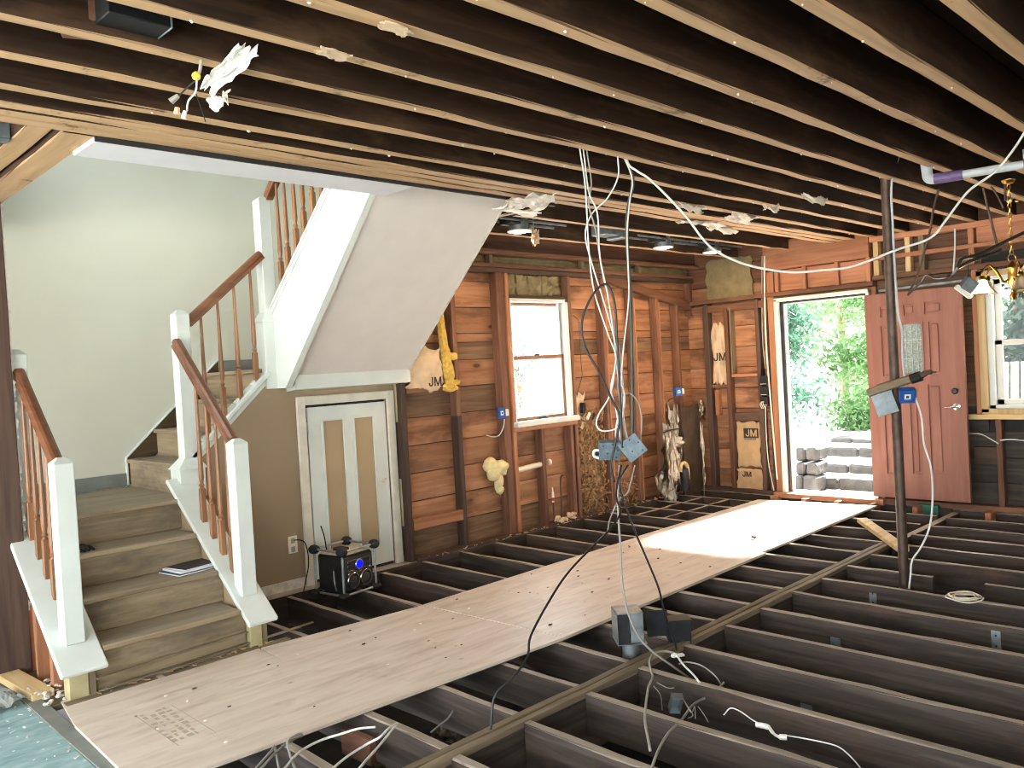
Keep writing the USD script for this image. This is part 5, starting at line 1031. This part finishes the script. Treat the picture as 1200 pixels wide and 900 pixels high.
for i in range(5):
    ang = math.radians(135 + 72 * i); dx, dy = math.cos(ang), math.sin(ang); z0 = cz(326); ra = .215
    put(t, 'arm', tube([(cx + .02 * dx, cy + .02 * dy, z0), (cx + .07 * dx, cy + .07 * dy, z0 - .02), (cx + .12 * dx, cy + .12 * dy, z0 + .06), (cx + .17 * dx, cy + .17 * dy, z0 + .1), (cx + ra * dx, cy + ra * dy, z0 + .05), (cx + ra * dx, cy + ra * dy, z0 + .015)], .006, 8, 6), 'brass', 40)
    c = np.array([cx + ra * dx, cy + ra * dy, z0]); put(t, 'socket', lathe([(.018, .0), (.022, .012), (.012, .03)], c, 14), 'brass', 40)
    pr = [(.02, .0), (.03, -.012), (.036, -.035), (.044, -.06), (.062, -.082), (.07, -.09)]; pr = pr + [(r - .004, z) for r, z in pr[::-1]]
    sh = put(t, 'shade', lathe(pr, c, 20), 'bulb_glow' if i == 0 else 'shade_glass', 60)
    if i == 0:
        bl = UsdLux.SphereLight.Define(stage, t.path + '/lamp'); bl.CreateRadiusAttr(.03); bl.CreateIntensityAttr(BULB); bl.CreateColorAttr(Gf.Vec3f(1, .66, .34)); bl.AddTranslateOp().Set(Gf.Vec3d(*(c + [0, 0, -.115] - t.loc)))
    put(t, 'bulb', lathe([(.001, -.07), (.018, -.06), (.022, -.045), (.012, -.02), (.01, 0)], c, 12), 'bulb_glow' if i == 0 else 'white_plastic', 60)
p = W(1183, 236, z=2.74); t = T('wire_nut_splice', 'blue and yellow wire splice in the joist bay above the chandelier', 'splice', p); put(t, 'blue_box', obox(p + [0, 0, .04], (.12, .06, .05), .4), 'blue_box'); put(t, 'yellow_tip', cat(lump(p, (.05, .04, .03), 3), lump(p + [.05, -.04, .0], (.05, .03, .02), 4)), 'wirenut_yellow')
# torn drywall, duct and hanging splice
def torn(px, w, h, u, v, seed, label, mat='chip', z=2.70, amp=.05, jag=.28):
    single('torn_drywall', crumple(W(*px, z=z), u, v, w, h, amp, seed, 12, .006, jag), mat, label, 'torn drywall')


torn((268, 81), .07, .25, (1, -.2, -.3), (.25, -1, .5), 81, 'torn white drywall scrap hanging from a joist at upper left', 'white_plastic')
torn((619, 236), .32, .2, (1, -.3, 0), (.2, 1, -.3), 82, 'crumpled grey paper torn loose at the top of the stair soffit', 'plaster_raw', 2.68)
torn((608, 247), .30, .16, (1, -.15, -.1), (.2, 1, .1), 83, 'white torn drywall corner at the top of the stair soffit', 'white_plastic', 2.70, .02, .2)
torn((258, 119), .03, .08, (1, 0, .2), (.4, -1, .1), 84, 'small pale flake under a joist below the torn scrap', 'chip', 2.70)
torn((392, 63), .12, .06, (1, .1, 0), (0, 1, 0), 92, 'round pale plaster flake near the top left joists', 'kraft_pale', 2.712, .004, .3)
torn((464, 33), .12, .05, (1, .1, 0), (0, 1, 0), 93, 'oval pale plaster flake on a joist near the top', 'kraft_pale', 2.712, .004, .3)
torn((822, 262), .45, .12, (1, -.02, 0), (.1, 1, .1), 85, 'torn paper along the header where the white cable passes'); torn((868, 255), .4, .1, (1, -.02, 0), (.1, 1, -.3), 86, 'torn paper curling from the joist right of the white cable'); torn((955, 233), .35, .06, (1, 0, 0), (.1, 1, -.4), 87, 'torn paper strip under a far right joist'); torn((905, 243), .2, .05, (1, 0, 0), (.2, 1, -.4), 88, 'short torn paper strip under a far joist')
torn((810, 243), .3, .05, (1, 0, 0), (.2, 1, -.2), 89, 'thin torn paper under the joist above the white cable'); torn((845, 268), .4, .08, (1, 0, 0), (.2, 1, -.2), 90, 'torn paper on the last header board near the far corner')
p0 = W(236, 74, z=2.72); t = T('hanging_wires', 'old wires with yellow connector dangling from the upper left joists', 'wires', p0)
q = lambda x, y, s=4.05: W(x, y, s=s)
put(t, 'cable_end', tube([q(236, 70) , q(234, 84), q(231, 88)], .006, 7, 3), 'cable_grey'); put(t, 'yellow_connector', lump(q(230, 89), (.03, .03, .03), 3, .2), 'wirenut_yellow')
put(t, 'white_wire', tube([q(231, 92), q(230, 104), q(228, 110), q(221, 118), q(219, 130)], .0035, 6, 4), 'cable_white'); put(t, 'black_wire', tube([q(229, 94), q(220, 102), q(210, 112)], .003, 6, 4), 'cable_black'); put(t, 'black_wire', tube([q(230, 110), q(235, 125), q(241, 143)], .0018, 6, 4), 'cable_black')
put(t, 'wire_nut', tube([q(209, 112), q(200, 119)], [.008, .012], 8, 2), 'cable_grey'); put(t, 'wire_nut', tube([q(208, 126), q(207, 134)], [.009, .012], 8, 2), 'kraft_pale'); put(t, 'wire_nut', tube([q(217, 130), q(215, 139)], [.007, .01], 8, 2), 'white_plastic')
a, b2 = W(116, 4, z=2.80), W(190, 23, z=2.80); t = T('ceiling_duct', 'dark metal duct end poking from the upper left joist bay', 'duct', (a + b2) / 2); put(t, 'duct', beam(a, b2 , .14, .1), 'dark_metal'); put(t, 'bright_lip', beam(b2 - (b2 - a) * .02, b2 + (b2 - a) * .01, .15, .105), 'galv')
single('wood_block', beam(W(78, 6, z=2.84) - [.03, 0, 0], W(122, 8, z=2.84), .17, .16), 'stud_x', 'brown wood block beside the duct in the upper left bay', 'block')

# ================================================================== OUTDOORS
gd = T('ground', 'bright gravel and earth outside the house', 'ground', kind='structure')
gx, gy = np.meshgrid(np.linspace(8.8, 60, 60) ** 1.0, np.linspace(-30, 40, 60), indexing='ij')
gz = -.2 + np.clip((gx - 10.0) * .165, 0, .4) + np.clip((gx - 12.4) * .015, 0, 1) + .03 * (meshkit.fbm(np.stack([gx, gy, gx * 0], -1), 3, 4) - .5)
n_ = 60; f_ = np.array([[i * n_ + j, (i + 1) * n_ + j, (i + 1) * n_ + j + 1, i * n_ + j + 1] for i in range(n_ - 1) for j in range(n_ - 1)])
put(gd, 'gravel_bank', (np.stack([gx, gy, gz], -1).reshape(-1, 3), np.vstack([f_[:, [0, 1, 2]], f_[:, [0, 2, 3]]])), 'gravel', True)
put(gd, 'yard', cbox((-40, 6.9, -.5), (8.8, 60, -.3)), 'gravel'); put(gd, 'yard', cbox((-40, -40, -.5), (8.8, -3.4, -.3)), 'gravel'); put(gd, 'yard', cbox((-40, -3.4, -.5), (-2.3, 6.9, -.3)), 'gravel')
steps = T('garden_steps', 'grey stone garden steps climbing from the front doorway', 'steps', (11.0, 4.9, -.16))
g2 = np.random.default_rng(3)
for k, (r0, r1, pxl) in enumerate(((577, 561, 955), (559, 545, 962), (538, 525, 967), (520, 514, 972))):
    xs = 10.1 + .75 * k; zb = W(985, r0, x=xs)[2]; zt_ = W(985, r1, x=xs)[2]; yl = W(pxl, r0, x=xs)[1]; y = yl
    while y > yl - 2.0:
        wd = g2.uniform(.28, .5); m = trimesh.Trimesh(*cbox((xs, y - wd, zb), (xs + .38, y - .012, zt_ + g2.uniform(-.012, .012)), .025)).subdivide().subdivide(); v = np.array(m.vertices)
        v += .022 * (np.stack([meshkit.fbm(v * 7 + s_ * 9, 3, s_) for s_ in range(3)], -1) - .5); put(steps, 'stone', (v, np.array(m.faces)), 'stone'); y -= wd
rw = T('stone_wall', 'low dry stone wall left of the garden steps', 'wall', (9.8, 4.8, -.2))
for k, (r0, r1) in enumerate(((577, 558), (557, 542), (540, 524))):
    for (pa, pb) in ((932, 943), (944, 957)) if k else ((930, 940), (941, 955)):
        x = 9.75 + .08 * k; p1, p2 = W(pa, r0, x=x), W(pb, r1, x=x); m = trimesh.Trimesh(*cbox((x, p2[1] + .01, min(p1[2], p2[2])), (x + .35, p1[1], max(p1[2], p2[2]) - .01), .025)).subdivide().subdivide(); v = np.array(m.vertices)
        v += .03 * (np.stack([meshkit.fbm(v * 6 + s_ * 9 + k, 3, s_) for s_ in range(3)], -1) - .5); put(rw, 'stone', (v, np.array(m.faces)), 'stone')


def tree(name, base, h, r, n, mat, label, seed, leaf_size=.09, low=.0, branches=14):
    g = np.random.default_rng(seed); t = T(name, label, 'tree', base); base = np.array(base, float)
    put(t, 'trunk', tube([base, base + [.05, .03, h * .4], base + [-.04, .05, h * .92]], [.09, .07, .03], 9, 5), 'bark'); bm, cl = [], []
    for i in range(branches):
        a = g.uniform(0, 2 * np.pi); z = h * (low + (1 - low) * g.uniform(.03, .95)); l = r * (1 - .55 * (z / h) ** 2) * g.uniform(.6, 1.05)
        p = base + [0, 0, z]; q = p + [l * math.cos(a), l * math.sin(a), g.uniform(-.25, .35) * l]; bm.append(tube([p, (p + q) / 2 + [0, 0, .1 * l], q], [.03, .02, .008], 5, 3)); cl += [p + (q - p) * f for f in (.45, .7, .9, 1.0)]
    put(t, 'branches', cat(*bm), 'bark', kind='stuff'); cl = np.array(cl); c = cl[g.integers(0, len(cl), n)] + g.normal(0, r * .17, (n, 3))
    d1_ = g.normal(size=(n, 3)); d1_[:, 2] -= .3; d1_ /= np.linalg.norm(d1_, axis=1, keepdims=True); d2_ = np.cross(d1_, g.normal(size=(n, 3))); d2_ /= np.linalg.norm(d2_, axis=1, keepdims=True)
    s_ = leaf_size * g.uniform(.6, 1.4, (n, 1)); v = np.stack([c - d1_ * s_, c + d2_ * s_ * .38 + d1_ * .1 * s_, c + d1_ * s_ * 1.1, c - d2_ * s_ * .38 + d1_ * .1 * s_], 1).reshape(-1, 3); k = np.arange(n)[:, None] * 4
    put(t, 'foliage', (v, np.vstack([k + [0, 1, 2], k + [0, 2, 3]])), mat, kind='stuff')


for i, (x, y, h, r, n, m, lb) in enumerate([(14.4, 7.9, 3.6, 1.25, 7000, 'leaf_blue', 'blue green feathery evergreen at the left edge of the doorway'), (14.8, 5.7, 3.7, 1.2, 8000, 'leaf_pale', 'pale green bush filling the right of the doorway'), (17.4, 7.6, 4.4, 1.6, 7000, 'leaf_pale', 'tall pale tree behind the doorway shrubs')]): tree('evergreen', (x, y, .18), h, r, n, m, lb, 100 + i, .065)
for i, (x, y, h, r, n, lb) in enumerate([(12.4, 3.05, 4.6, 1.1, 9000, 'dark green tree outside the right window, nearest'), (13.2, 1.35, 6.2, 1.25, 12000, 'dark tall tree farther back, placed to block sun from the right window'), (11.0, 1.55, 6.8, 1.25, 15000, 'tall dark tree added close to the house to block sun from the right window')]): tree('garden_tree', (x, y, .1), h, r, n, 'leaf_dark', lb, 140 + i, .09, .0, 26)  # last tree added, second moved, to keep sun off the right floor joists
for i, (x, y, h, r, n, lb) in enumerate([(11.0, 13.5, 3.3, 1.2, 2500, 'pale shrub seen low at the left of the window'), (14.5, 14.5, 2.9, 1.0, 1800, 'pale shrub seen low at the right of the window')]): tree('yard_shrub', (x, y, -.3), h, r, n, 'leaf_mist', lb, 160 + i, .1, .05, 14)
single('white_garden_chair', cat(*[obox((9.45, 2.22 + .09 * k, 1.0), (.03, .07, .75), 0, .15) for k in range(4)], obox((9.25, 2.35, .68), (.4, .42, .04)), *[obox((9.1 + .3 * a_, 2.19 + .34 * b_, .35), (.05, .05, .6)) for a_ in (0, 1) for b_ in (0, 1)]), 'white_trim', 'white slatted garden chair outside the right window', 'chair')
